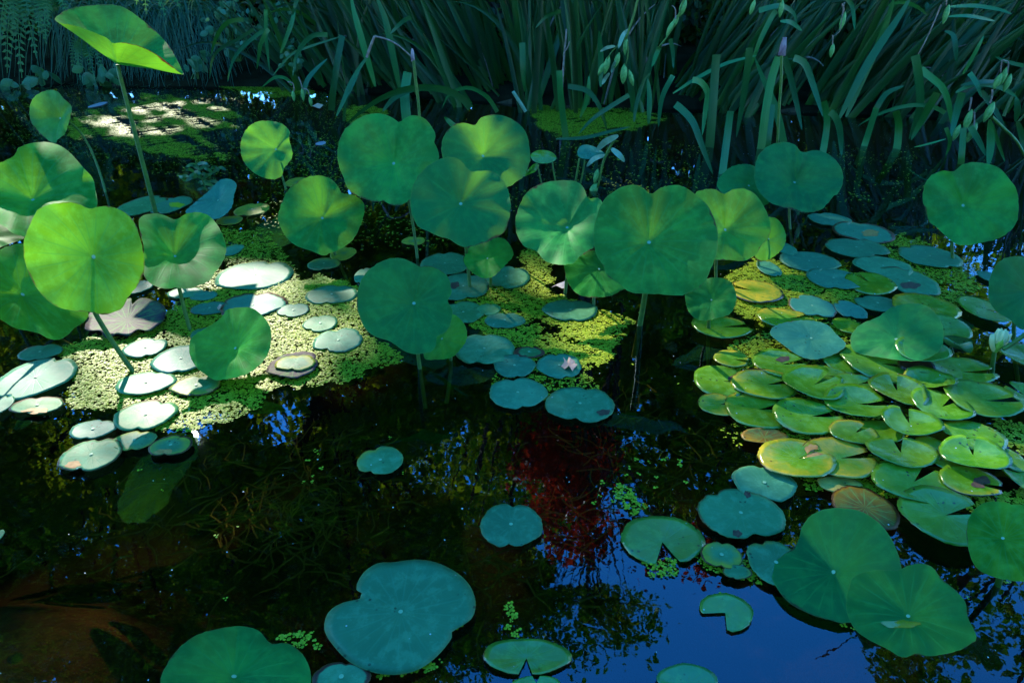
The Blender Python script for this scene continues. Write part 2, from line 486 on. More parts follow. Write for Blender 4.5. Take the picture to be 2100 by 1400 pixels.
def lotus_leaf(label, outline, centre, basepx, cup=0.16, col=(0, 0, 0), rimy=None, dy=0.0, wave=0.05, sunny=None, flip=False, tilt=None,
               stem=True, srad=0.008, mat='lotus', seed=None, bulge=0.25):
    rnd = random.Random(seed if seed is not None else label)
    B = ground(*basepx)
    yd = B.y + dy
    C0 = aty(centre[0], centre[1], yd)
    view = (C0 - EYE).normalized()
    # width in the picture gives the tilt of the round blade
    a1 = Vector((1, 0, 0)) - view * view.x
    a1.normalize()
    a2 = view.cross(a1)
    if a2.z < 0:
        a2 = -a2
    dist = (C0 - EYE).length
    fl = []
    for p in outline:
        d = ray(p[0], p[1])
        q = EYE + d * (dist / d.dot(view))
        fl.append((float((q - C0).dot(a1)), float((q - C0).dot(a2))))
    A = np.array(fl)
    mean = A.mean(axis=0)
    w, vec = np.linalg.eigh(np.cov((A - mean).T))
    ratio = math.sqrt(max(1e-9, w[0] / w[1]))
    mn = vec[:, 0]
    if ratio > 0.88:
        mn = np.array([0.0, 1.0])
        ratio = 0.88
    ratio = max(0.3, ratio)
    th = math.acos(ratio)
    if tilt is not None:
        th = math.radians(tilt)
    mdir = a1 * float(mn[0]) + a2 * float(mn[1])
    if mdir.z < 0:
        mdir = -mdir
    if flip:
        mdir = -mdir
    nrm = (-view) * math.cos(th) + mdir * math.sin(th)
    R = math.sqrt(w[1]) * 1.41
    SEG = 84
    rim = catmull([tuple(p[:2]) for p in outline], SEG)
    if rimy:
        rr = catmull([(p[0], p[1], r) for p, r in zip(outline, rimy)], SEG)
    pts = []
    waves = []
    ph = rnd.random() * 6.28
    for k, p in enumerate(rim):
        jit = 0.6 * math.sin(k * 1.9 + ph) + 0.5 * math.sin(k * 3.1 + ph * 2)
        d = ray(p[0] + jit * 0.7, p[1] + jit * 0.6)
        if rimy:
            q = EYE + d * ((yd + rr[k][2]) / d.y)
        else:
            t = (C0 - EYE).dot(nrm) / d.dot(nrm)
            q = EYE + d * t
            an = 2 * math.pi * k / SEG
            wv = wave * R * (math.sin(3 * an + ph) + 0.7 * math.sin(5 * an + 2 * ph) + 0.5 * math.sin(11 * an + 3 * ph))
            waves.append(d.normalized() * wv)
        if q.z < 0.014:
            q = EYE + d * ((0.014 - H) / d.z)
            if waves:
                waves[-1] = waves[-1] * 0.0
        pts.append(q)
    if rimy:
        Cc = C0
        nrm = Vector((0, 0, 1))
    else:
        d = ray(*centre)
        t = ((C0 - nrm * cup * R) - EYE).dot(nrm) / d.dot(nrm)
        Cc = EYE + d * t
        if Cc.z < 0.012:
            Cc = EYE + d * ((0.012 - H) / d.z)
    rings = 11
    verts = [Cc]
    for r in range(1, rings + 1):
        t = (r / rings) ** 0.85
        for k in range(SEG):
            q = Cc + (pts[k] - Cc) * t + (waves[k] * t ** 3 if waves else Vector())
            s = math.sin(math.pi * t)
            an = 2 * math.pi * k / SEG
            lump = 0.013 * R * math.sin(4 * an + 5 * t + ph) * s
            q = q + nrm * (s * cup * R * bulge + lump)
            if q.z < 0.012:
                q.z = 0.012
            verts.append(q)
    faces, uvs = [], []
    for k in range(SEG):
        k2 = (k + 1) % SEG
        faces.append((0, 1 + k, 1 + k2))
        uvs.append(((k / SEG, 0), (k / SEG, 1 / rings), ((k + 1) / SEG, 1 / rings)))
    for r in range(rings - 1):
        for k in range(SEG):
            k2 = (k + 1) % SEG
            faces.append((1 + r * SEG + k, 1 + (r + 1) * SEG + k, 1 + (r + 1) * SEG + k2, 1 + r * SEG + k2))
            t0, t1 = (r + 1) / rings, (r + 2) / rings
            uvs.append(((k / SEG, t0), (k / SEG, t1), ((k + 1) / SEG, t1), ((k + 1) / SEG, t0)))
    foot = Vector((B.x, B.y, 0))
    root = empty('lotus_leaf', foot)
    tag(root, label, 'lotus leaf', 'lotus leaves standing above the water')
    mesh_obj('blade', verts, faces, M[mat], root, uvs, color=(col[0], col[1] + rnd.uniform(0.04, 0.13), col[2], 1))
    if stem:
        low = Vector((B.x, B.y, -0.12))
        top = Cc - nrm * 0.002
        side = (top - foot)
        bend = Vector((rnd.uniform(-1, 1), rnd.uniform(-0.5, 0.5), 0)) * 0.02
        ctl = top - nrm * min(0.5 * side.length, 0.28) + bend
        sp = [low * (1 - t) ** 2 + ctl * 2 * t * (1 - t) + top * t * t for t in [i / 10 for i in range(11)]]
        tube('stem', sp, [srad * 0.78 * (1.1 - 0.3 * i / 10) for i in range(11)], M['stem'], root, 8)
    if not rimy:
        nv = [Cc + nrm * 0.004]
        e1 = (pts[0] - Cc).normalized()
        e2 = nrm.cross(e1).normalized()
        e1 = e2.cross(nrm)
        nr = min(0.006, R * 0.035)
        for k in range(10):
            an = 2 * math.pi * k / 10
            nv.append(Cc + nrm * 0.002 + (e1 * math.cos(an) + e2 * math.sin(an)) * nr + nrm * 0.002)
        mesh_obj('navel', nv, [(0, 1 + k, 1 + (k + 1) % 10) for k in range(10)], M['navel'], root)
    if sunny is not None:
        for (ox, oy, sc, keep) in sunny:           # offsets in leaf radii across / up the blade
            q = Cc + a1 * ox * R + (a2 - view * a2.dot(view)) * oy * R
            g = shade_point(q)
            SUNNY.append((g.x, g.y, R * sc * 1.0, R * sc * 1.1, keep))
    return root


LL = lotus_leaf
LL('tall cupped lotus leaf showing its yellow-green underside, high at the upper left',
   [(112, 40), (125, 27), (150, 16), (190, 11), (232, 10), (262, 20), (300, 48), (330, 75), (350, 100), (364, 125), (376, 153), (355, 138),
    (330, 118), (305, 103), (280, 93), (255, 88), (240, 88), (231, 90), (222, 80), (205, 72), (180, 62), (150, 52), (125, 48)],
   (240, 132), (320, 440), rimy=[0, .08, .18, .25, .27, .26, .22, .18, .12, .06, 0, -.08, -.14, -.18, -.2, -.22, -.22, -.21, -.2, -.18, -.14, -.08, -.03],
   cup=0.2, sunny=[(-.5, .2, .8, .02), (.5, .2, .8, .02), (0, .5, .7, .02)], srad=0.014, bulge=0.0)
LL('small oval lotus leaf with folded blue edge beside the left bank water',
   [(62, 215), (75, 195), (100, 185), (118, 188), (130, 202), (145, 215), (147, 230), (140, 255), (133, 275), (120, 285), (112, 294), (95, 285),
    (75, 268), (62, 245)], (125, 243), (215, 400), cup=0.25, sunny=[(-.4, .4, .6, .1)], col=(0.05, 0, 0.2))
LL('large sunlit lotus leaf cut by the left edge, white glare on its lower lobe',
   [(-95, 385), (-60, 345), (0, 333), (28, 320), (40, 302), (75, 292), (110, 294), (140, 310), (172, 345), (190, 365), (195, 385), (200, 420),
    (188, 432), (150, 450), (100, 475), (75, 488), (30, 480), (0, 460), (-50, 450), (-90, 425)], (68, 411), (125, 600), cup=0.42, tilt=48,
   sunny=[(0, 0, 1.5, .06)], wave=0.07)
LL('glowing yellow-green round lotus leaf with radiating veins at the left',
   [(60, 465), (78, 430), (110, 418), (150, 415), (175, 425), (188, 428), (215, 422), (250, 432), (275, 455), (290, 500), (297, 545), (290, 570),
    (275, 595), (262, 610), (250, 632), (215, 645), (185, 640), (150, 637), (110, 625), (75, 590), (52, 540), (49, 495)], (190, 527), (308, 768),
   cup=0.12, sunny=[(0, 0, 1.35, .28)], srad=0.009)
LL('broad dark lotus leaf tucked below the glowing veined leaf, cut by the left edge',
   [(-95, 590), (-70, 540), (-20, 520), (40, 500), (100, 520), (150, 580), (180, 640), (178, 655), (150, 675), (135, 690), (115, 697), (98, 693),
    (75, 682), (30, 672), (0, 655), (-60, 630)], (45, 605), (262, 697), cup=0.1, sunny=[(0, .2, .8, .0)])
LL('sliver of a dark lotus leaf between two big leaves at the left edge',
   [(-90, 480), (-40, 455), (0, 455), (30, 468), (50, 487), (20, 500), (-30, 515), (-80, 505)], (-20, 485), (10, 620), cup=0.1)
LL('heart-shaped lotus leaf with dark hollow and sunlit lower half, right of the glowing leaf',
   [(285, 450), (300, 440), (325, 438), (345, 445), (362, 450), (378, 440), (400, 435), (425, 440), (445, 460), (460, 490), (464, 515), (455, 540),
    (440, 560), (430, 575), (408, 585), (385, 592), (360, 590), (340, 592), (315, 585), (298, 570), (290, 545), (295, 510), (288, 480)],
   (359, 527), (398, 690), cup=0.5, tilt=46, sunny=[(0, -.2, 1.3, .0)], srad=0.009)
LL('lotus leaf low on the duckweed with a stem shadow across it, left',
   [(388, 715), (395, 690), (430, 668), (455, 650), (465, 635), (495, 630), (520, 633), (545, 655), (556, 680), (553, 715), (540, 740), (515, 762),
    (490, 772), (460, 778), (440, 779), (425, 770), (405, 755), (392, 735)], (484, 715), (480, 772), cup=0.22, tilt=48, sunny=[(0, 0, 1.3, .02)])
LL('small lotus leaf with yellow upper half and scalloped right rim, upper centre left',
   [(493, 300), (497, 280), (510, 260), (530, 249), (555, 248), (580, 255), (594, 270), (593, 285), (600, 315), (595, 330), (583, 345), (577, 362),
    (558, 368), (530, 360), (510, 345), (497, 325)], (566, 307), (595, 392), cup=0.2, sunny=[(-.4, .5, .7, .05)], col=(0.05, 0, 0.2), wave=0.08)
LL('green lotus leaf notched at upper right, left of the central group',
   [(570, 445), (580, 410), (595, 385), (625, 365), (655, 360), (680, 368), (695, 385), (702, 396), (725, 400), (745, 415), (747, 435), (740, 460),
    (725, 490), (700, 510), (680, 518), (662, 524), (640, 515), (610, 505), (590, 490), (575, 465)], (661, 448), (712, 535), cup=0.22,
   sunny=None)
LL('large heart-shaped lotus leaf below the brown-stalked bud, centre left',
   [(692, 315), (697, 285), (712, 260), (740, 240), (765, 233), (790, 235), (810, 245), (819, 251), (835, 240), (855, 237), (875, 247), (891, 270),
    (893, 285), (889, 290), (897, 305), (900, 325), (890, 345), (870, 365), (855, 385), (848, 402), (838, 412), (818, 422), (800, 419), (785, 412),
    (770, 414), (740, 405), (715, 390), (705, 365), (695, 340)], (808, 336), (858, 540), cup=0.24, sunny=None)
LL('blue-green lotus leaf at the back of the central group, heart notch on top',
   [(907, 320), (908, 285), (925, 260), (945, 252), (965, 255), (975, 257), (985, 243), (1010, 235), (1040, 240), (1065, 255), (1080, 275), (1086, 305),
    (1087, 330), (1075, 360), (1060, 372), (1045, 382), (1010, 395), (970, 392), (930, 370)], (990, 321), (985, 515), cup=0.24, col=(0, 0, 0.8))
LL('dark teal lotus leaf in front at the middle of the central group',
   [(843, 395), (855, 365), (875, 342), (900, 327), (925, 322), (945, 330), (958, 345), (968, 352), (1000, 350), (1020, 358), (1038, 380), (1047, 415),
    (1045, 445), (1035, 475), (1020, 485), (1000, 495), (985, 500), (965, 506), (945, 505), (920, 490), (900, 485), (880, 475), (858, 465), (847, 445),
    (842, 425)], (945, 419), (968, 605), cup=0.22, col=(0, 0, 0.9), srad=0.0085)
LL('lotus leaf with a pale sunlit patch at its lower rim, left of the biggest leaf',
   [(1057, 450), (1068, 415), (1085, 390), (1115, 375), (1150, 370), (1180, 372), (1195, 382), (1203, 400), (1207, 407), (1230, 408), (1243, 440),
    (1237, 480), (1222, 505), (1210, 512), (1190, 525), (1175, 540), (1150, 543), (1130, 540), (1115, 533), (1100, 515), (1075, 505), (1060, 480)],
   (1163, 468), (1153, 612), cup=0.28, tilt=42, sunny=[(-.1, -.7, .45, .02)], wave=0.07)
LL('biggest round lotus leaf, bright green, standing right of centre',
   [(1217, 480), (1222, 450), (1235, 415), (1255, 395), (1280, 382), (1300, 379), (1318, 385), (1335, 398), (1350, 388), (1375, 380), (1400, 382),
    (1425, 398), (1450, 420), (1465, 450), (1472, 480), (1470, 520), (1460, 545), (1450, 570), (1440, 585), (1400, 605), (1350, 603), (1315, 602),
    (1290, 598), (1270, 582), (1245, 565), (1238, 545), (1222, 520)], (1331, 498), (1306, 672), cup=0.22, sunny=None, srad=0.012, dy=-0.08)
LL('dark lotus leaf half hidden below and left of the biggest leaf',
   [(1157, 545), (1165, 530), (1190, 522), (1215, 512), (1250, 518), (1290, 545), (1300, 580), (1275, 595), (1250, 607), (1215, 610), (1185, 603), (1165, 580)],
   (1228, 553), (1228, 665), cup=0.12, col=(0, 0, 0.4), dy=0.15)
LL('lotus leaf with a yellow notch peeping out right of the biggest leaf',
   [(1425, 400), (1440, 390), (1465, 388), (1485, 398), (1500, 390), (1525, 387), (1550, 400), (1570, 430), (1580, 460), (1577, 485), (1560, 505),
    (1550, 522), (1525, 535), (1495, 533), (1460, 530), (1435, 500), (1425, 450)], (1486, 472), (1483, 600), cup=0.22, sunny=[(0, .5, .7, .35), (.2, -.2, .6, .35)])
LL('pale blue-green lotus leaf with a dark hollow and stem shadow, upper right',
   [(1548, 345), (1555, 320), (1575, 300), (1605, 291), (1630, 297), (1645, 312), (1675, 308), (1705, 320), (1725, 345), (1729, 370), (1720, 395),
    (1710, 402), (1695, 420), (1680, 432), (1650, 436), (1625, 430), (1590, 420), (1575, 412), (1555, 390), (1548, 370)], (1629, 375), (1640, 480),
   cup=0.4, tilt=45, col=(0, 0, 0.5), sunny=[(0, 0, 1.1, .45)], wave=0.08)
LL('lotus leaf mostly hidden behind the pale leaf with the dark hollow',
   [(1472, 385), (1475, 365), (1495, 345), (1520, 337), (1545, 340), (1570, 360), (1585, 395), (1578, 415), (1550, 425), (1500, 410)], (1535, 382),
   (1530, 480), cup=0.1, col=(0, 0, 0.6), dy=0.1)
LL('small lotus leaf edge just right of the yellow-notched leaf',
   [(1555, 450), (1575, 445), (1595, 450), (1610, 475), (1610, 500), (1595, 520), (1570, 535), (1550, 530), (1540, 490)], (1575, 490), (1578, 570),
   cup=0.1, col=(0, 0, 0.5), dy=0.1)
LL('round lotus leaf with scalloped left rim standing alone at the right',
   [(1892, 410), (1896, 380), (1910, 360), (1935, 350), (1955, 352), (1970, 340), (1990, 333), (2020, 335), (2050, 345), (2072, 370), (2085, 390),
    (2089, 425), (2085, 455), (2070, 475), (2045, 490), (2015, 497), (1985, 503), (1960, 500), (1935, 480), (1920, 465), (1905, 455), (1898, 430)],
   (1974, 422), (1980, 545), cup=0.3, sunny=None, wave=0.07)
LL('dark teal lotus leaf cut off by the right edge above the white flower',
   [(2027, 600), (2030, 570), (2045, 540), (2070, 527), (2100, 527), (2160, 540), (2190, 590), (2170, 640), (2130, 670), (2095, 675), (2070, 655),
    (2045, 640), (2030, 620)], (2112, 600), (2115, 720), cup=0.12, col=(0, 0, 1.0))
LL('small pointed lotus leaf under the dark teal leaf in the central group',
   [(950, 530), (958, 510), (975, 500), (1000, 495), (1015, 487), (1035, 490), (1050, 510), (1052, 525), (1040, 540), (1025, 555), (1010, 568),
    (990, 570), (970, 560), (955, 545)], (1000, 531), (1000, 594), cup=0.1)
LL('large blue-green lotus leaf low over the middle water, wavy right rim',
   [(732, 625), (735, 590), (750, 560), (775, 540), (800, 530), (825, 530), (850, 540), (862, 547), (880, 545), (905, 555), (920, 570), (926, 600),
    (918, 618), (928, 635), (925, 660), (915, 680), (897, 690), (893, 710), (885, 720), (855, 726), (830, 720), (800, 700), (770, 690), (750, 675),
    (738, 650)], (849, 623), (868, 770), cup=0.24, col=(0, 0, 0.5), sunny=None)
LL('dark lotus leaf half hidden behind the low blue-green leaf in the middle',
   [(905, 640), (925, 643), (940, 650), (955, 670), (957, 695), (945, 715), (925, 733), (895, 737), (870, 733), (872, 690)], (908, 695), (912, 760),
   cup=0.1, col=(0, 0, 0.2), dy=0.06)
LL('small deep green ribbed lotus leaf below the biggest leaf at right',
   [(1405, 610), (1410, 590), (1430, 578), (1455, 570), (1480, 570), (1500, 580), (1510, 605), (1508, 625), (1495, 645), (1470, 652), (1450, 657),
    (1430, 655), (1412, 638)], (1459, 616), (1462, 690), cup=0.12)
LL('large cupped lotus leaf resting on the water, left of the lower right pair',
   [(1582, 1180), (1590, 1150), (1632, 1118), (1645, 1080), (1665, 1055), (1700, 1042), (1745, 1043), (1780, 1055), (1815, 1085), (1840, 1130),
    (1848, 1175), (1830, 1225), (1790, 1262), (1735, 1277), (1700, 1270), (1670, 1262), (1625, 1240), (1600, 1215)], (1711, 1174), (1715, 1225),
   cup=0.2, stem=False, col=(0, 0, 0.8), dy=0.04)
LL('large lotus leaf with a puddle near its centre, right one of the lower pair',
   [(1735, 1240), (1745, 1190), (1765, 1175), (1800, 1168), (1842, 1168), (1865, 1158), (1895, 1155), (1915, 1165), (1930, 1185), (1960, 1210),
    (1980, 1235), (1985, 1265), (2003, 1305), (1990, 1320), (1960, 1335), (1905, 1345), (1880, 1340), (1850, 1347), (1820, 1330), (1780, 1310),
    (1750, 1285)], (1863, 1265), (1865, 1310), cup=0.22, stem=False, dy=-0.11, col=(0, 0, 0.7))
LL('ribbed green lotus leaf cut by the right edge near the bottom',
   [(1982, 1090), (1990, 1055), (2015, 1032), (2050, 1028), (2080, 1035), (2110, 1035), (2160, 1060), (2180, 1110), (2160, 1170), (2115, 1190),
    (2060, 1188), (2010, 1170), (1990, 1140)], (2057, 1105), (2060, 1205), cup=0.1)
LL('dull green lotus leaf rising behind the lily pads at right',
   [(1745, 690), (1765, 665), (1800, 650), (1830, 630), (1870, 622), (1905, 630), (1930, 660), (1935, 690), (1925, 720), (1880, 740), (1800, 732),
    (1752, 720)], (1838, 697), (1840, 745), cup=0.12, col=(0, 0, 0.4), stem=False)
LL('pale lotus leaf with white sunlight, low beside the lily pads at right',
   [(1580, 685), (1590, 668), (1625, 658), (1660, 657), (1695, 665), (1715, 685), (1735, 705), (1722, 720), (1700, 730), (1670, 737), (1640, 730),
    (1610, 710)], (1663, 695), (1665, 722), cup=0.1, col=(0, 0, 1.0), stem=False, sunny=[(-.3, .1, .9, .05)], mat='lotus_pad', wave=0.04)
LL('blue folded lotus leaf behind the tall stem at upper left',
   [(380, 435), (400, 415), (430, 390), (450, 370), (470, 367), (485, 378), (480, 400), (475, 425), (455, 445), (430, 450), (400, 445)], (448, 412),
   (432, 455), cup=0.2, col=(0, 0, 1.0), stem=False, mat='lotus_pad')
LL('large green lotus leaf cut off by the bottom edge at left',
   [(328, 1400), (340, 1365), (365, 1330), (400, 1303), (440, 1290), (490, 1283), (530, 1292), (555, 1318), (590, 1318), (620, 1340), (635, 1370),
    (637, 1400), (620, 1450), (560, 1490), (480, 1500), (400, 1480), (340, 1440)], (479, 1390), (480, 1425), cup=0.1, stem=False)

# ------------------------------------------------------------------ floating pads
PADZ = [0.006]


def pad(label, cx, cy, rx, ry, notch=None, col=(0, 0, 0), kind='lotus_pad', cup=0.0, raise_=0.0, tilt=(0, 0), dents=None, cat='lotus pad',
        name='lotus_pad', group='lotus pads floating flat', rough=0.03, width=0.30, outline=None, seed=None, pointed=0.0):
    rnd = random.Random(seed if seed is not None else label)
    PADZ[0] += 0.00012
    z0 = PADZ[0] + raise_
    c = ground(cx, cy, z0)
    top = ground(cx, cy - ry, z0)
    bot = ground(cx, cy + ry, z0)
    yc = (top.y + bot.y) / 2
    hy = (top.y - bot.y) / 2
    dep = (Vector((c.x, yc, z0)) - EYE).dot(FWD)
    hx = rx * dep / FPX
    c = Vector((c.x, yc, z0))
    SEG = 72
    rings = 7
    ph = rnd.random() * 6.28
    pts = []
    ctr = Vector((0, 0))
    if notch is not None:
        na = math.radians(notch)
        ctr = Vector((math.cos(na) * 0.08, math.sin(na) * 0.08))
        ctr = Vector((ctr.x * hx, ctr.y * hy))
    dents = dents if dents is not None else ([rnd.uniform(60, 120), rnd.uniform(240, 300)] if kind == 'lotus_pad' else [])
    if outline:
        rim = catmull(outline, SEG)
        for p in rim:
            g = ground(p[0], p[1], z0)
            pts.append(Vector((g.x - c.x, g.y - c.y)))
    else:
        for k in range(SEG + (1 if notch is not None else 0)):
            if notch is not None:
                an = na + width + (2 * math.pi - 2 * width) * k / SEG
            else:
                an = 2 * math.pi * k / SEG
            r = 1 + rough * (math.sin(3 * an + ph) + 0.6 * math.sin(5 * an + 2 * ph) + 0.35 * math.sin(9 * an + ph * 3) + 0.25 * math.sin(17 * an + ph * 5)) + 0.010 * math.sin(31 * an + ph) * math.sin(7 * an + 2 * ph) + rnd.uniform(-0.006, 0.006)
            for dn in dents:
                da = (an - math.radians(dn) + math.pi) % (2 * math.pi) - math.pi
                r -= 0.17 * math.exp(-(da / 0.16) ** 2)
            if notch is not None:
                e = min(k, SEG - k) / SEG
                r *= 1 - 0.10 * math.exp(-(e / 0.02) ** 2) + pointed * math.exp(-(e / 0.05) ** 2)
            pts.append(Vector((math.cos(an) * hx * r, math.sin(an) * hy * r)))
    closed = notch is None or outline is not None
    n = len(pts)
    verts = [Vector((ctr.x, ctr.y, 0))]
    for r in range(1, rings + 1):
        t = r / rings
        for k in range(n):
            q = ctr + (pts[k] - ctr) * t
            an = math.atan2(q.y, q.x)
            z = cup * hx * t ** 2.2 * (1 + 0.35 * math.sin(2 * an + ph)) + tilt[0] * q.x + tilt[1] * q.y
            z += 0.012 * hx * math.sin(3 * an + ph + 3 * t) * t + 0.02 * hx * cup * 10 * math.sin(5 * an + ph * 2) * t ** 3 * 0.3
            verts.append(Vector((q.x, q.y, max(z, -z0 + 0.005))))
    faces, uvs = [], []
    m = n if closed else n - 1
    for k in range(m):
        k2 = (k + 1) % n
        u0, u1 = k / m, (k + 1) / m
        faces.append((0, 1 + k, 1 + k2))
        uvs.append(((u0, 0), (u0, 1 / rings), (u1, 1 / rings)))
        for r in range(rings - 1):
            faces.append((1 + r * n + k, 1 + (r + 1) * n + k, 1 + (r + 1) * n + k2, 1 + r * n + k2))
            t0, t1 = (r + 1) / rings, (r + 2) / rings
            uvs.append(((u0, t0), (u0, t1), (u1, t1), (u1, t0)))
    # a thin turned-down edge gives the pad its thickness
    base = len(verts)
    for k in range(n):
        q = verts[1 + (rings - 1) * n + k]
        verts.append(Vector((q.x * 0.97, q.y * 0.97, q.z - 0.0018)))
    for k in range(m):
        k2 = (k + 1) % n
        faces.append((1 + (rings - 1) * n + k, base + k, base + k2, 1 + (rings - 1) * n + k2))
        uvs.append(((k / m, 1), (k / m, 1), ((k + 1) / m, 1), ((k + 1) / m, 1)))
    o = mesh_obj(name, verts, faces, M[kind], None, uvs, color=(col[0], col[1], col[2], 1))
    o.location = c
    tag(o, label, cat, group)
    if kind == 'lotus_pad' and rx > 30:
        nv = [Vector((0, 0, 0.003))] + [Vector((math.cos(a) * 0.0045, math.sin(a) * 0.0045, 0.0022)) for a in [k * math.pi / 4 for k in range(8)]]
        ch = mesh_obj('navel', nv, [(0, 1 + k, 1 + (k + 1) % 8) for k in range(8)], M['navel'])
        ch.parent = o
    return o


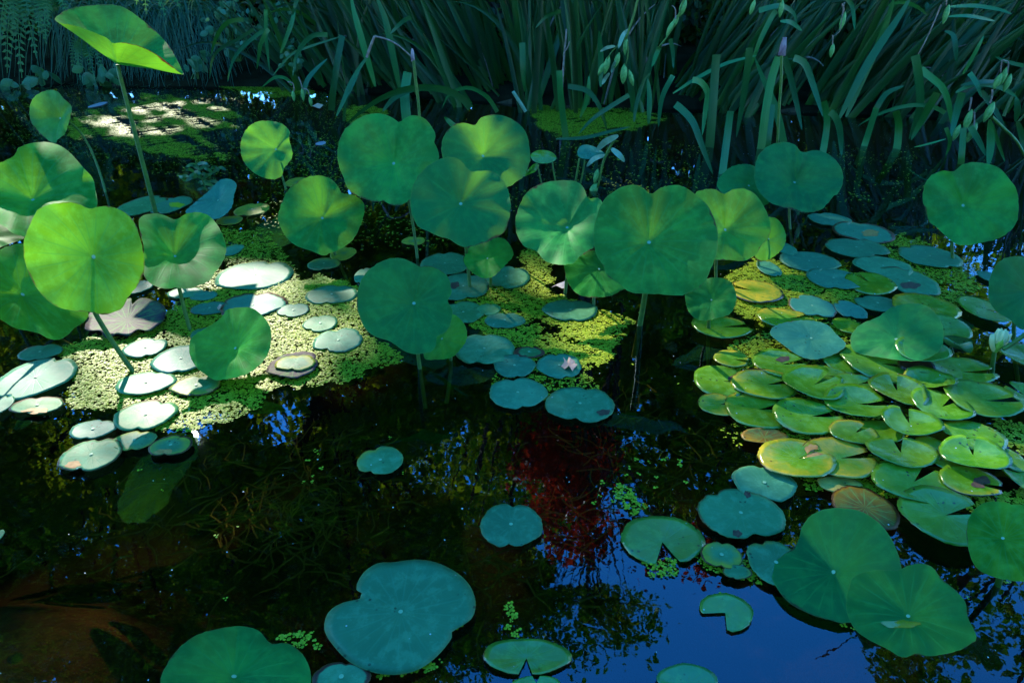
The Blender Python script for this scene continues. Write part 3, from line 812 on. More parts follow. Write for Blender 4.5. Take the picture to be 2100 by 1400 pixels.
# far pads first, so that nearer ones lie on top
for a in [
    ('dark lotus pad strewn with duckweed behind the tall stem', 290, 422, 44, 22, (0.0, 0.1, 0.2)),
    ('blue lotus pad with a duckweed island beside the folded blue leaf', 350, 420, 36, 18, (0, 0, 1)),
    ('yellow dying lotus pad right of the folded blue leaf', 516, 430, 34, 14, (0.5, 0.1, 0)),
    ('small yellow-green pad under the folded blue leaf', 470, 452, 26, 10, (0.35, 0.05, 0)),
    ('small yellow pad below the scalloped upper leaf', 612, 373, 26, 10, (0.45, 0.05, 0)),
    ('small yellow pad between the stems of the central group', 848, 494, 24, 9, (0.45, 0.15, 0)),
    ('yellow pad half under the notched lotus leaf left of centre', 703, 520, 26, 14, (0.5, 0.05, 0)),
    ('round olive pad below the notched lotus leaf left of centre', 664, 541, 33, 13, (0.2, 0.05, 0.4)),
    ('pad peeping out left of the low blue-green middle leaf', 745, 565, 18, 16, (0, 0, 0.3)),
    ('small dull pad by the water right of the heart-shaped leaf', 477, 512, 20, 12, (0.1, 0, 0.5)),
    ('wide blue lotus pad right of the heart-shaped sunlit leaf', 522, 565, 77, 30, (0, 0, 1)),
    ('pad under the rim of the heart-shaped sunlit leaf', 285, 588, 26, 14, (0, 0, 0.6)),
    ('curled pale pad tucked below the heart-shaped sunlit leaf', 380, 600, 36, 11, (0.1, 0, 0.3)),
    ('tiny blue pad just below the heart-shaped leaf stem', 418, 606, 27, 10, (0, 0, 1)),
    ('kidney-shaped lotus pad half in shadow, left of the low middle leaf', 680, 604, 53, 20, (0, 0, 0.6)),
    ('wide ragged blue lotus pad behind the leaf with the stem shadow', 518, 626, 66, 27, (0.05, 0.15, 1)),
    ('blue pad carrying a tiny pink scrap, left part of the duckweed', 430, 632, 38, 14, (0, 0.1, 1)),
    ('small two-lobed blue pad on duckweed above the teal pad', 602, 636, 33, 14, (0, 0.1, 1)),
    ('oval teal pad on green duckweed left of the low middle leaf', 657, 663, 35, 17, (0, 0, 0.4)),
    ('ragged blue pad touching the low middle leaf on its left', 694, 698, 50, 25, (0, 0.1, 1)),
    ('lotus pad behind the leaf with stem shadow, upper left of it', 412, 683, 20, 12, (0, 0, 0.9)),
    ('lotus pad left of the small pointed leaf in the central group', 912, 541, 50, 24, (0, 0, 0.6)),
    ('dull pad behind the small pointed lotus leaf stem', 1038, 568, 50, 23, (0, 0, 0.5)),
    ('greyish pad with a frayed hole below the dark teal leaf', 950, 588, 52, 28, (0, 0.12, 0.5)),
    ('pale lotus pad emerging behind the low middle leaf', 950, 641, 42, 24, (0, 0, 0.3)),
    ('small pale oval pad beside the dark blue one, centre', 1003, 634, 24, 12, (0, 0, 0.1)),
    ('dark blue oval lotus pad on the centre duckweed', 1035, 657, 42, 16, (0, 0, 1)),
    ('dark blue kidney-shaped pad below the pale-tipped leaf, centre', 1170, 636, 57, 22, (0, 0, 1)),
    ('large pale lotus pad at the water edge right of the middle leaf', 993, 716, 62, 32, (0, 0, 0.1)),
    ('shrivelled purple pad above the pad with the fallen leaf', 1085, 722, 32, 12, (0, 0.5, 0)),
    ('blue pad left of the pad with the fallen leaf', 1055, 750, 43, 24, (0, 0, 0.9)),
    ('blue-green pad carrying the fallen pink-brown leaf', 1147, 750, 46, 26, (0, 0, 0.7)),
    ('round ribbed pad below the blue pad, centre of the pond', 1062, 806, 60, 32, (0, 0.02, 0.5)),
    ('wide ribbed blue pad with frayed right rim at the pond centre', 1190, 829, 71, 37, (0.02, 0.06, 0.7)),
    ('small lone pale green pad on the open dark water', 780, 944, 47, 29, (0.15, 0.04, 0.0)),
    ('lone teal pad with a twig on it, middle of the lower water', 1048, 1077, 64, 46, (0, 0.03, 0.6)),
    ('pale oval pad at the top of the right pad group', 1702, 450, 42, 14, (0, 0, 1)),
    ('pale pad with a reddish torn heart, top of the right pad group', 1772, 476, 58, 22, (0, 0.22, 0.9)),
    ('long blue pad half in shade below the reddish pad', 1757, 508, 62, 20, (0, 0, 1)),
    ('blue pad crossed by a shadow, left in the right pad group', 1660, 536, 60, 21, (0, 0, 1)),
    ('little blue pad by the edge of the yellow-notched leaf', 1612, 510, 20, 14, (0, 0, 1)),
    ('small blue pad at the left tip of the right duckweed', 1577, 550, 22, 17, (0, 0, 1)),
    ('greenish pad in the middle of the right pad group', 1812, 546, 56, 22, (0, 0, 0.4)),
    ('oval dull blue pad at the right end of the pad group', 1908, 526, 58, 24, (0, 0, 1)),
    ('blue pad with a brown puddle in its middle, right group', 1866, 578, 52, 32, (0, 0.03, 1)),
    ('smooth pale blue oval pad on bright duckweed at right', 1710, 571, 53, 23, (0, 0, 1)),
    ('tattered blue pad below the bright duckweed at right', 1666, 628, 46, 23, (0.03, 0.2, 1)),
    ('small blue pad between tattered pad and dull green leaf', 1744, 635, 30, 19, (0, 0, 1)),
    ('pale blue pad partly behind the dull green leaf', 1800, 622, 45, 16, (0, 0, 0.8)),
    ('sliver of a blue pad behind the dark teal leaf at the right edge', 2030, 567, 20, 13, (0, 0, 1)),
    ('small round pad at the left edge above the red-edged one', 82, 722, 42, 17, (0, 0.12, 0.7)),
    ('large blue-grey lotus pad at the left edge', 70, 776, 73, 44, (0, 0, 0.9)),
    ('half pad cut by the left edge below the blue-grey pad', -4, 832, 26, 21, (0, 0, 0.8)),
    ('pad with a red decayed rim below the blue-grey pad at left', 76, 831, 54, 18, (0.05, 0.28, 0.2)),
    ('blue pad beside the glowing leaf stem on the duckweed', 297, 713, 43, 20, (0, 0, 0.9)),
    ('blue-grey pad left of the leaf with the stem shadow', 370, 736, 56, 30, (0, 0.05, 1)),
    ('pale heart-shaped pad where the glowing leaf stem meets the water', 298, 785, 60, 24, (0, 0, 0.2)),
    ('pale ragged pad with orange spots below the stem-shadow leaf', 402, 790, 50, 22, (0.22, 0.18, 0.2)),
    ('blue shaded pad left of the stem-shadowed sunny pad', 190, 880, 46, 20, (0, 0, 0.9)),
    ('sunny pale pad striped by a stem shadow, left', 297, 851, 62, 32, (0, 0.02, 0.3)),
    ('brightest white-green pad with an orange rim, lower left of the duckweed', 186, 933, 60, 35, (0.15, 0.12, 0.1)),
    ('yellow-green pad between two bright pads at the lower left', 275, 903, 44, 20, (0.25, 0.0, 0)),
    ('two-lobed pad with a rusty rim, right of the yellow-green pad', 350, 913, 43, 22, (0.25, 0.28, 0)),
    ('round blue-green pad above the rust-edged one at right', 1568, 991, 64, 38, (0, 0.02, 0.6)),
    ('large blue-green pad with rusty nicks in its rim at right', 1520, 1054, 88, 52, (0.04, 0.12, 0.8)),
    ('small yellowing pad right of the pad with the open slit', 1480, 1138, 42, 28, (0.3, 0.2, 0.6)),
    ('tiny pad scrap among duckweed below the yellowing pad', 1512, 1172, 30, 15, (0.15, 0.2, 0.2)),
    ('green pad half under the large cupped leaf at lower right', 1592, 1155, 57, 48, (0.08, 0.04, 0.0)),
    ('pad with a brown rim at the bottom edge left of centre', 700, 1388, 60, 32, (0.05, 0.28, 0.3)),
]:
    lab, cx, cy, rx, ry, col = a
    wear = random.Random(cx * 7 + cy)
    col = (col[0] + wear.uniform(-0.05, 0.06), col[1] + wear.uniform(-0.02, 0.12), col[2] * wear.uniform(0.6, 1.0))
    dn = None
    if 'heart-shaped' in lab:
        dn = [82]
    elif 'kidney' in lab:
        dn = [85, 268]
    pad(lab, cx, cy, rx, ry, col=col, dents=dn, rough=0.05 if ('ragged' in lab or 'tattered' in lab) else 0.025)

pad('largest floating lotus pad, blue-green with pale rings, bottom centre', 820, 1265, 155, 118, col=(0.02, 0.02, 0.7),
    outline=[(665, 1290), (672, 1255), (700, 1235), (738, 1226), (742, 1215), (730, 1205), (745, 1175), (775, 1155), (805, 1153), (850, 1146), (890, 1150),
             (930, 1168), (960, 1195), (975, 1230), (970, 1265), (945, 1285), (927, 1295), (925, 1310), (895, 1345), (860, 1370), (820, 1382), (770, 1380),
             (720, 1360), (685, 1325)])

# decayed leaves
pad('crumpled purple dead lotus leaf on the duckweed below the glowing leaf', 258, 660, 80, 40, kind='purple', col=(0, 0.0, 0.5), name='dead_lotus_leaf',
    cat='dead leaf', group='decaying leaves', cup=0.05,
    outline=[(175, 668), (186, 645), (205, 642), (229, 637), (250, 624), (270, 615), (272, 628), (293, 614), (336, 628), (338, 657), (322, 672), (307, 682),
             (285, 680), (264, 693), (240, 690), (221, 700), (205, 682), (178, 680)])
pr = pad('purple rotting lotus pad with a green pool in its middle', 602, 750, 50, 27, kind='purple', col=(0, 0.0, 0.1), name='rotting_lotus_pad', cat='dead leaf',
         group='decaying leaves', rough=0.06, cup=0.04)
gp = pad('x', 607, 747, 41, 16, col=(0.25, 0.0, 0.1), name='green_center', rough=0.05)
for k in ('label', 'category', 'group'):
    del gp[k]
for ch in list(gp.children):
    bpy.data.objects.remove(ch)
gp.parent = pr
gp.location = gp.location - pr.location + Vector((0, 0, 0.006))
pad('mottled brown dead leaf floating left of the lily pads', 1568, 896, 48, 16, kind='rotten', col=(0.1, 0.15, 0), name='dead_leaf', cat='dead leaf',
    group='decaying leaves', cup=0.08)
pad('yellow dying lily pad below the orange-edged pair', 1722, 992, 45, 18, kind='rotten', col=(0.45, 0, 0), name='dying_lily_pad', cat='dead leaf',
    group='decaying leaves', notch=330, width=0.2)
pad('brown half-sunken leaf behind the lower right lotus pair', 1775, 1042, 66, 44, kind='rotten', col=(0, 0.25, 0), name='sunken_leaf', cat='dead leaf',
    group='decaying leaves', tilt=(-0.06, 0.04))

# water-lily pads: (label, cx, cy, rx, ry, slit direction in degrees, colour, cup, lift, tilt)
LP = [
    ('sunlit yellow pad at the left end of the right duckweed', 1552, 598, 46, 22, 150, (0.45, 0.15, 0), 0, 0, (0, 0)),
    ('green lily pad between the blue pads of the right group', 1785, 581, 42, 20, 100, (0.08, 0, 0), 0, 0, (0, 0)),
    ('yellowish lily pad left of the white sunlit leaf', 1612, 654, 54, 20, 20, (0.22, 0.08, 0), 0, 0, (0, 0)),
    ('small lily pad between white sunlit leaf and dull green leaf', 1740, 668, 25, 18, 300, (0.08, 0.05, 0), 0, 0, (0, 0)),
    ('yellow-green lily pad with bright rim behind the dull green leaf', 1900, 631, 58, 24, 200, (0.2, 0, 0), 0.03, 0, (0, 0)),
    ('pointed lily pad lobe right of the dull green leaf', 1942, 674, 40, 20, 200, (0.0, 0, 0.2), 0.05, 0.01, (0, 0.1)),
    ('plain green lily pad left of the dark teal leaf at the right edge', 2018, 634, 37, 27, 330, (0.02, 0, 0), 0, 0, (0, 0)),
    ('lone light lily pad under the small ribbed lotus leaf', 1478, 671, 54, 22, 8, (0.06, 0.04, 0), 0, 0, (0, 0)),
    ('small yellow lily pad at the top left of the lily cluster', 1500, 735, 31, 16, 330, (0.32, 0.1, 0), 0, 0, (0, 0)),
    ('speckled lily pad at the left end of the lily cluster', 1478, 782, 48, 30, 350, (0.10, 0.05, 0), 0, 0, (0, 0)),
    ('small yellowing lily pad at the lower left of the lily cluster', 1472, 830, 35, 20, 10, (0.28, 0.06, 0), 0, 0, (0, 0)),
    ('wide lily pad with yellow lower rim, lower left of the cluster', 1552, 842, 56, 36, 12, (0.06, 0.02, 0), 0, 0, (0, 0)),
    ('flat lily pad with an orange tip at its slit, left in the cluster', 1568, 790, 60, 27, 12, (0.10, 0.02, 0), 0.02, 0.004, (0, 0)),
    ('dark green lily pad with a dirt heap, top left of the cluster', 1600, 748, 48, 26, 5, (0, 0.02, 0), 0.04, 0.006, (0, 0)),
    ('small lily pad behind the white sunlit leaf corner', 1726, 742, 36, 22, 60, (0.1, 0, 0), 0.05, 0.004, (0, 0)),
    ('lily pad peeking out behind the glossy cupped pad, cluster middle', 1690, 770, 45, 17, 340, (0.04, 0, 0), 0.02, 0.003, (0, 0)),
    ('glossy cupped lily pad with slit to the upper right, cluster middle', 1668, 791, 52, 33, 25, (0, 0, 0), 0.10, 0.012, (0.02, -0.03)),
    ('large lily pad with one yellow lobe, bottom of the left cluster', 1657, 856, 63, 33, 8, (0.06, 0.02, 0), 0.03, 0.008, (0, 0)),
    ('small glossy lily pad in the heart of the cluster', 1757, 788, 38, 19, 12, (0, 0, 0.1), 0.06, 0.01, (0, 0)),
    ('broad dull lily pad in front of the dull green leaf', 1802, 746, 63, 37, 345, (0, 0, 0.1), 0.02, 0.01, (0, 0)),
    ('raised round lily pad with white shine, top of the cluster', 1891, 724, 48, 21, None, (0, 0, 0.3), 0.12, 0.05, (0, 0.05)),
    ('brown turned-over lily leaf under the raised shiny pad', 1878, 753, 32, 14, None, (0.0, 0.7, 0), 0.15, 0.015, (0, 0.1)),
    ('long lily pad pointing right below the white flower', 1968, 763, 60, 27, 350, (0, 0, 0), 0.03, 0.01, (0, 0)),
    ('dark curled lily pad under the brown turned-over leaf', 1905, 785, 46, 19, 200, (0.02, 0, 0), 0.16, 0.012, (0.05, -0.05)),
    ('glossy oval lily pad with slit to the right, cluster centre', 1755, 829, 55, 30, 352, (0, 0, 0), 0.07, 0.014, (0, 0)),
    ('heart-shaped glossy lily pad slit to the top, cluster centre right', 1842, 805, 50, 29, 75, (0, 0, 0), 0.12, 0.016, (0, 0)),
    ('shiny lily pad with a turned-up corner, right of the centre', 1930, 836, 52, 31, 30, (0, 0, 0), 0.10, 0.016, (0, 0)),
    ('largest glossy lily pad at the right of the cluster', 2014, 822, 64, 37, 350, (0, 0, 0.05), 0.08, 0.018, (0, 0)),
    ('lily pad cut by the right edge beside the largest glossy pad', 2110, 815, 34, 25, 120, (0, 0, 0), 0.05, 0.012, (0, 0)),
    ('dark lily pad cut by the right edge below the white flower', 2110, 735, 46, 27, 20, (0, 0, 0), 0.05, 0.012, (0, 0)),
    ('lily pad peeping between two pads right of the small pale one', 1808, 884, 40, 22, 200, (0, 0, 0), 0.02, 0.005, (0, 0)),
    ('small matte lily pad with yellow slit edge, below the cluster centre', 1751, 889, 44, 22, 35, (0.05, 0.02, 0), 0.04, 0.012, (0, 0)),
    ('heart-shaped lily pad with slit upward, lower centre of cluster', 1867, 871, 54, 27, 80, (0, 0, 0), 0.12, 0.018, (0, 0)),
    ('lily pad mostly hidden left of the sunlit heart-shaped pad', 1925, 930, 34, 32, 170, (0.08, 0.02, 0), 0.02, 0.006, (0, 0)),
    ('wide lily pad with slit upward above the notched pale pad', 1849, 931, 66, 27, 80, (0, 0, 0), 0.05, 0.012, (0, 0)),
    ('sunlit yellow-green lily pad, upper one at the right edge', 1997, 898, 55, 30, 190, (0.06, 0, 0), 0.05, 0.012, (0, 0)),
    ('sunlit heart-shaped lily pad with lobes turned up, at right', 1998, 938, 58, 33, 70, (0, 0, 0), 0.12, 0.02, (0, 0)),
    ('bright little lily pad right of the sunlit heart-shaped pad', 2068, 942, 28, 24, 130, (0.06, 0, 0), 0.03, 0.01, (0, 0)),
    ('sunlit lily pad cut by the right edge', 2102, 975, 37, 36, 150, (0.04, 0, 0), 0.03, 0.01, (0, 0)),
    ('speckled lily pad with an orange-edged slit, left of its twin', 1633, 943, 68, 37, 20, (0.30, 0.05, 0), 0.02, 0.004, (0, 0)),
    ('two-lobed lily pad with orange edges beside the speckled one', 1720, 941, 66, 38, 5, (0.32, 0.05, 0), 0.02, 0.005, (0, 0)),
    ('pale lily pad with a slit to the upper right, lower cluster', 1873, 991, 73, 37, 45, (0.04, 0, 0), 0.02, 0.005, (0, 0)),
    ('lily pad with a dark brown rot spot near the right edge', 1990, 988, 53, 29, 330, (0.10, 0.16, 0), 0.02, 0.006, (0, 0)),
    ('large matte lily pad left of the ribbed leaf at the right edge', 1935, 1060, 70, 56, 5, (0.02, 0.02, 0.1), 0.03, 0.008, (0, 0)),
    ('round lily pad with an open slit towards the viewer, lower middle', 1358, 1109, 85, 51, 270, (0, 0, 0.25), 0.01, 0.004, (0, 0)),
    ('small lily pad with a wide bite on the blue reflection', 1490, 1255, 53, 39, 222, (0, 0.02, 0.3), 0.01, 0.004, (0, 0)),
    ('lily pad with ragged lower edge at the bottom, middle', 1080, 1347, 91, 38, 268, (0.0, 0.02, 0.2), 0.01, 0.004, (0, 0)),
    ('lower lobe of a lily pad cut by the bottom edge', 1100, 1402, 50, 16, 90, (0.0, 0.02, 0.2), 0.01, 0.004, (0, 0)),
    ('pale lily pad with a rolled edge cut by the bottom frame', 1410, 1400, 62, 38, 250, (0, 0, 1.0), 0.05, 0.006, (0, 0)),
]
for lab, cx, cy, rx, ry, nt, col, cup, lift, tl in LP:
    if cy > 1100:                       # lone pads lie flat on the surface
        PADZ[0], lift = 0.004, 0.0
    wd = 0.16
    if 'open slit' in lab:
        wd = 0.30
    if 'wide bite' in lab:
        wd = 0.62
    wear = random.Random(cx * 3 + cy)
    cup = cup * 1.5 + wear.uniform(0, 0.03)
    tl = (tl[0] + wear.gauss(0, 0.04), tl[1] + wear.gauss(0, 0.03))
    col = (col[0] + wear.uniform(-0.04, 0.12), col[1] + wear.uniform(0, 0.10), col[2])
    gs = 1.12 if cy < 1080 and cx > 1420 else 1.0
    pad(lab, cx, cy, rx * gs, ry * gs, notch=nt, col=col, kind='lily', cup=cup, raise_=lift, tilt=tl, cat='lily pad', name='lily_pad',
        group='water-lily pads', rough=0.02, width=wd, pointed=0.06)

# small sunlit pad sliver at the left edge, drift of bright leaves
pad('bright green leaf tip at the left edge over the brown shallows', -6, 1100, 10, 14, col=(0.1, 0, 0), dents=[])
pad('small lilac fallen leaf floating near the left bank', 201, 215, 11, 6, kind='pale', col=(0, 0, 0), name='fallen_leaf', cat='fallen leaf',
    group='fallen leaves on the water')
pad('tiny white leaf on the dark water between two leaves, upper centre', 658, 294, 10, 4, kind='pale', col=(0, 0, 0), name='fallen_leaf',
    cat='fallen leaf', group='fallen leaves on the water')


def fallen(label, pts, z, mat):
    vs = [ground(x, y, z) for x, y in pts]
    c = sum(vs, Vector()) / len(vs)
    n = len(vs)
    verts = [c + Vector((0, 0, 0.006))] + [v + Vector((0, 0, 0.002 + 0.008 * ((i * 7) % 3))) for i, v in enumerate(vs)]
    faces = [(0, 1 + i, 1 + (i + 1) % n) for i in range(n)]
    o = mesh_obj('fallen_leaf', [v - c for v in verts], faces, M[mat])
    o.location = c
    return tag(o, label, 'fallen leaf', 'fallen leaves on the water')


fallen('pink-brown maple-like fallen leaf lying on a blue-green pad', [(1150, 752), (1157, 748), (1155, 742), (1163, 744), (1166, 737), (1170, 744),
       (1180, 742), (1178, 750), (1184, 757), (1176, 758), (1174, 767), (1166, 760), (1158, 758)], 0.011, 'fallen')
fallen('grey-white torn leaf in the shade below the pale-tipped lotus leaf', [(1130, 590), (1145, 586), (1160, 584), (1163, 592), (1152, 596), (1140, 594)], 0.004, 'pale')
fallen('reddish wilted leaf on the water below the left shrubs', [(640, 218), (652, 214), (664, 220), (655, 224), (646, 222)], 0.004, 'fallen')
fallen('small tan scrap lying on the wide blue pad', [(445, 632), (452, 628), (457, 634), (449, 637)], 0.010, 'fallen')


# stains, puddles and rot lying on single leaves, as parts of those leaves
from mathutils.bvhtree import BVHTree
BY_LABEL = {o['label']: o for o in bpy.data.objects if 'label' in o}
bpy.context.view_layer.update()


def patch(label_start, name, cx, cy, rx, ry, mat, seed=1, lift=0.0015):
    root = next(o for l, o in BY_LABEL.items() if l.startswith(label_start))
    blade = root if root.type == 'MESH' else next(c for c in root.children if c.name.startswith('blade'))
    mw = blade.matrix_world
    tree_ = BVHTree.FromPolygons([mw @ v.co for v in blade.data.vertices], [tuple(p.vertices) for p in blade.data.polygons])
    rnd = random.Random(seed)
    ph = rnd.random() * 6
    n = 22
    pts = []
    for ring in (0.5, 1.0):
        for k in range(n):
            a = 2 * math.pi * k / n
            r = ring * (1 + 0.16 * math.sin(2 * a + ph) + 0.12 * math.sin(5 * a + 2 * ph) + rnd.uniform(-0.06, 0.06))
            pts.append((cx + rx * r * math.cos(a), cy + ry * r * math.sin(a)))
    pts = [(cx, cy)] + pts
    vs = []
    for p in pts:
        d = ray(*p).normalized()
        hit = tree_.ray_cast(EYE, d)
        if hit[0] is None:
            hit = tree_.ray_cast(EYE, ray(cx, cy).normalized())
            if hit[0] is None:
                return
        vs.append(hit[0] - d * lift)
    faces = [(0, 1 + k, 1 + (k + 1) % n) for k in range(n)]
    faces += [(1 + k, 1 + n + k, 1 + n + (k + 1) % n, 1 + (k + 1) % n) for k in range(n)]
    mesh_obj(name, vs, faces, M[mat], root)


patch('large lotus leaf with a puddle', 'puddle', 1848, 1279, 34, 9, 'wet', 3)
patch('blue pad with a brown puddle', 'puddle', 1867, 585, 18, 8, 'rot', 4)
patch('lily pad with a dark brown rot spot', 'rot_spot', 2012, 988, 20, 11, 'rot', 5)
patch('pale pad with a reddish torn heart', 'red_stain', 1785, 478, 20, 6, 'rust', 6)
patch('speckled lily pad with an orange-edged slit', 'orange_stain', 1664, 921, 12, 12, 'rust', 7)
patch('two-lobed lily pad with orange edges', 'orange_stain', 1672, 935, 16, 10, 'rust', 8)
patch('dark green lily pad with a dirt heap', 'dirt', 1606, 736, 13, 6, 'rot', 9)
patch('brightest white-green pad', 'orange_stain', 150, 952, 16, 7, 'rust', 10)
patch('two-lobed pad with a rusty rim', 'rust_stain', 335, 926, 18, 6, 'rust', 11)
patch('pad with a red decayed rim', 'red_stain', 72, 842, 26, 6, 'rust', 12)
patch('pale ragged pad with orange spots', 'orange_stain', 432, 800, 9, 4, 'rust', 13)
patch('large blue-green pad with rusty nicks', 'rust_stain', 1512, 1093, 9, 8, 'rot', 14)
patch('large blue-green pad with rusty nicks', 'rust_stain', 1533, 1012, 7, 8, 'rot', 15)
patch('wide ribbed blue pad with frayed right rim', 'rust_stain', 1238, 845, 12, 7, 'rot', 16)
patch('greyish pad with a frayed hole', 'rot_spot', 932, 585, 10, 7, 'rot', 17)
patch('blue lotus pad with a duckweed island', 'duckweed_island', 362, 420, 14, 6, 'duckweed', 18)
patch('speckled lily pad at the left end', 'dirt', 1500, 775, 8, 4, 'rot', 19)

# ------------------------------------------------------------------ irises
RI = random.Random(11)


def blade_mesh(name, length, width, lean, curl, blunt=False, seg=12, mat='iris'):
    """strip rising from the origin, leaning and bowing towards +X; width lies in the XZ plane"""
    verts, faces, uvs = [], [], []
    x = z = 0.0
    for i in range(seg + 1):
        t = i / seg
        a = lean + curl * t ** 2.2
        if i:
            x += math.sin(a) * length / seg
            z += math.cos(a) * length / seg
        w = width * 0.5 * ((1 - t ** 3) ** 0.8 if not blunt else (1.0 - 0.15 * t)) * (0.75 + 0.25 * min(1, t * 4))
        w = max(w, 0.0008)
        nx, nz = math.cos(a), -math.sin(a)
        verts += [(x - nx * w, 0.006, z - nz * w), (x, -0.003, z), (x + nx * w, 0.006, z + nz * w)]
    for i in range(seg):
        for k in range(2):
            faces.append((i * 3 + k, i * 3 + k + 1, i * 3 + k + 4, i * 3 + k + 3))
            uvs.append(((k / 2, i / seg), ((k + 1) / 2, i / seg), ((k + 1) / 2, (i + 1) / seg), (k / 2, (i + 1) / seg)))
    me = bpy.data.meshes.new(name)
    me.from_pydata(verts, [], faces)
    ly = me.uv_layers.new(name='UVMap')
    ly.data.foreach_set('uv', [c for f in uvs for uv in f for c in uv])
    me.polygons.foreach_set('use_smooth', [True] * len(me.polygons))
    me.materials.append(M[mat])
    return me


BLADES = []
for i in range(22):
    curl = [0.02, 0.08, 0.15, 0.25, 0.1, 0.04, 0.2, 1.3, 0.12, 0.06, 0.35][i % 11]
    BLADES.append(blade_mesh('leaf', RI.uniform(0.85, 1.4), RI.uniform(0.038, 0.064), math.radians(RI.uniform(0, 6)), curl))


DEAD_BLADES = [blade_mesh('leaf', RI.uniform(0.4, 0.9), RI.uniform(0.02, 0.035), 0.1, c_, mat='dead') for c_ in (0.2, 0.8, 1.8)]


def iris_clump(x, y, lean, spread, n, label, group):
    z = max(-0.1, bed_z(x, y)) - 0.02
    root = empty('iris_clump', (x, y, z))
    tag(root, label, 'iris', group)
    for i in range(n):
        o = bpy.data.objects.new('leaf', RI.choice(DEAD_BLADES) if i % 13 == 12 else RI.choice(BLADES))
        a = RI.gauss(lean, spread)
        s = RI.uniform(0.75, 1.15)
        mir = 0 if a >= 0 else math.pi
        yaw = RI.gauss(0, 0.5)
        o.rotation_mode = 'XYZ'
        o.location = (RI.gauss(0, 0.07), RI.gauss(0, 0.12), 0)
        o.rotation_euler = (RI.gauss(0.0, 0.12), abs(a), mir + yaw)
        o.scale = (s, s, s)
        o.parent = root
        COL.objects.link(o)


for row in range(4):
    for i in range(15):
        x = -1.95 + i * 0.50 + RI.uniform(-0.14, 0.14) + row * 0.12
        y = shore_y(x) - 0.12 + row * 0.32 + RI.uniform(-0.1, 0.1)
        if x < 0.15:
            lean, spr, lab = -0.34, 0.17, 'iris clump leaning left in the bed behind the central lotus leaves'
        elif x < 1.5:
            lean, spr, lab = -0.05, 0.10, 'upright iris clump in the dense dark bed at the top middle'
        elif x < 3.4:
            lean, spr, lab = 0.42, 0.13, 'iris clump leaning right in the bed behind the pink bud'
        else:
            lean, spr, lab = 0.32, 0.28, 'tangled iris clump in the bed at the upper right corner'
        iris_clump(x, y, lean, spr, 14 if row else 11, lab, lab.replace('iris clump', 'iris clumps'))


def traced_blade(parent, pts, wpx, yd, shape='tip', mat='iris_skylit'):
    """blade drawn along picture points, standing at distance yd"""
    n = 14
    P = catmull([tuple(map(float, p)) for p in pts], n, closed=False)
    Q = [aty(p[0], p[1], yd + 0.05 * math.sin(i * 0.25 + pts[0][0])) for i, p in enumerate(P)]
    if shape == 'blunt':            # rooted: the leaf goes on below the water
        Q.insert(0, Q[0] - (Q[1] - Q[0]).normalized() * 0.14 + Vector((0, 0.02, 0)))
        n += 1
    verts, faces, uvs = [], [], []
    for i in range(n):
        t = (Q[min(n - 1, i + 1)] - Q[max(0, i - 1)]).normalized()
        vw = (Q[i] - EYE).normalized()
        side = t.cross(vw).normalized()
        side = (side + vw * 0.35).normalized()
        dep = (Q[i] - EYE).dot(FWD)
        s = i / (n - 1)
        if shape == 'tip':
            k = (1 - s ** 3) ** 0.8
        elif shape == 'both':
            k = max(0.02, math.sin(math.pi * min(1, 0.04 + s * 0.96)) ** 0.6)
        else:
            k = 1.0 - 0.1 * s
        w = max(0.0007, wpx * 0.5 * dep / FPX * k)
        verts += [Q[i] - side * w, Q[i] + vw * w * 0.2, Q[i] + side * w]
    for i in range(n - 1):
        for k in range(2):
            faces.append((i * 3 + k, i * 3 + k + 1, i * 3 + k + 4, i * 3 + k + 3))
            uvs.append(((k / 2, i / n), ((k + 1) / 2, i / n), ((k + 1) / 2, (i + 1) / n), (k / 2, (i + 1) / n)))
    return mesh_obj('leaf', verts, faces, M[mat], parent, uvs)


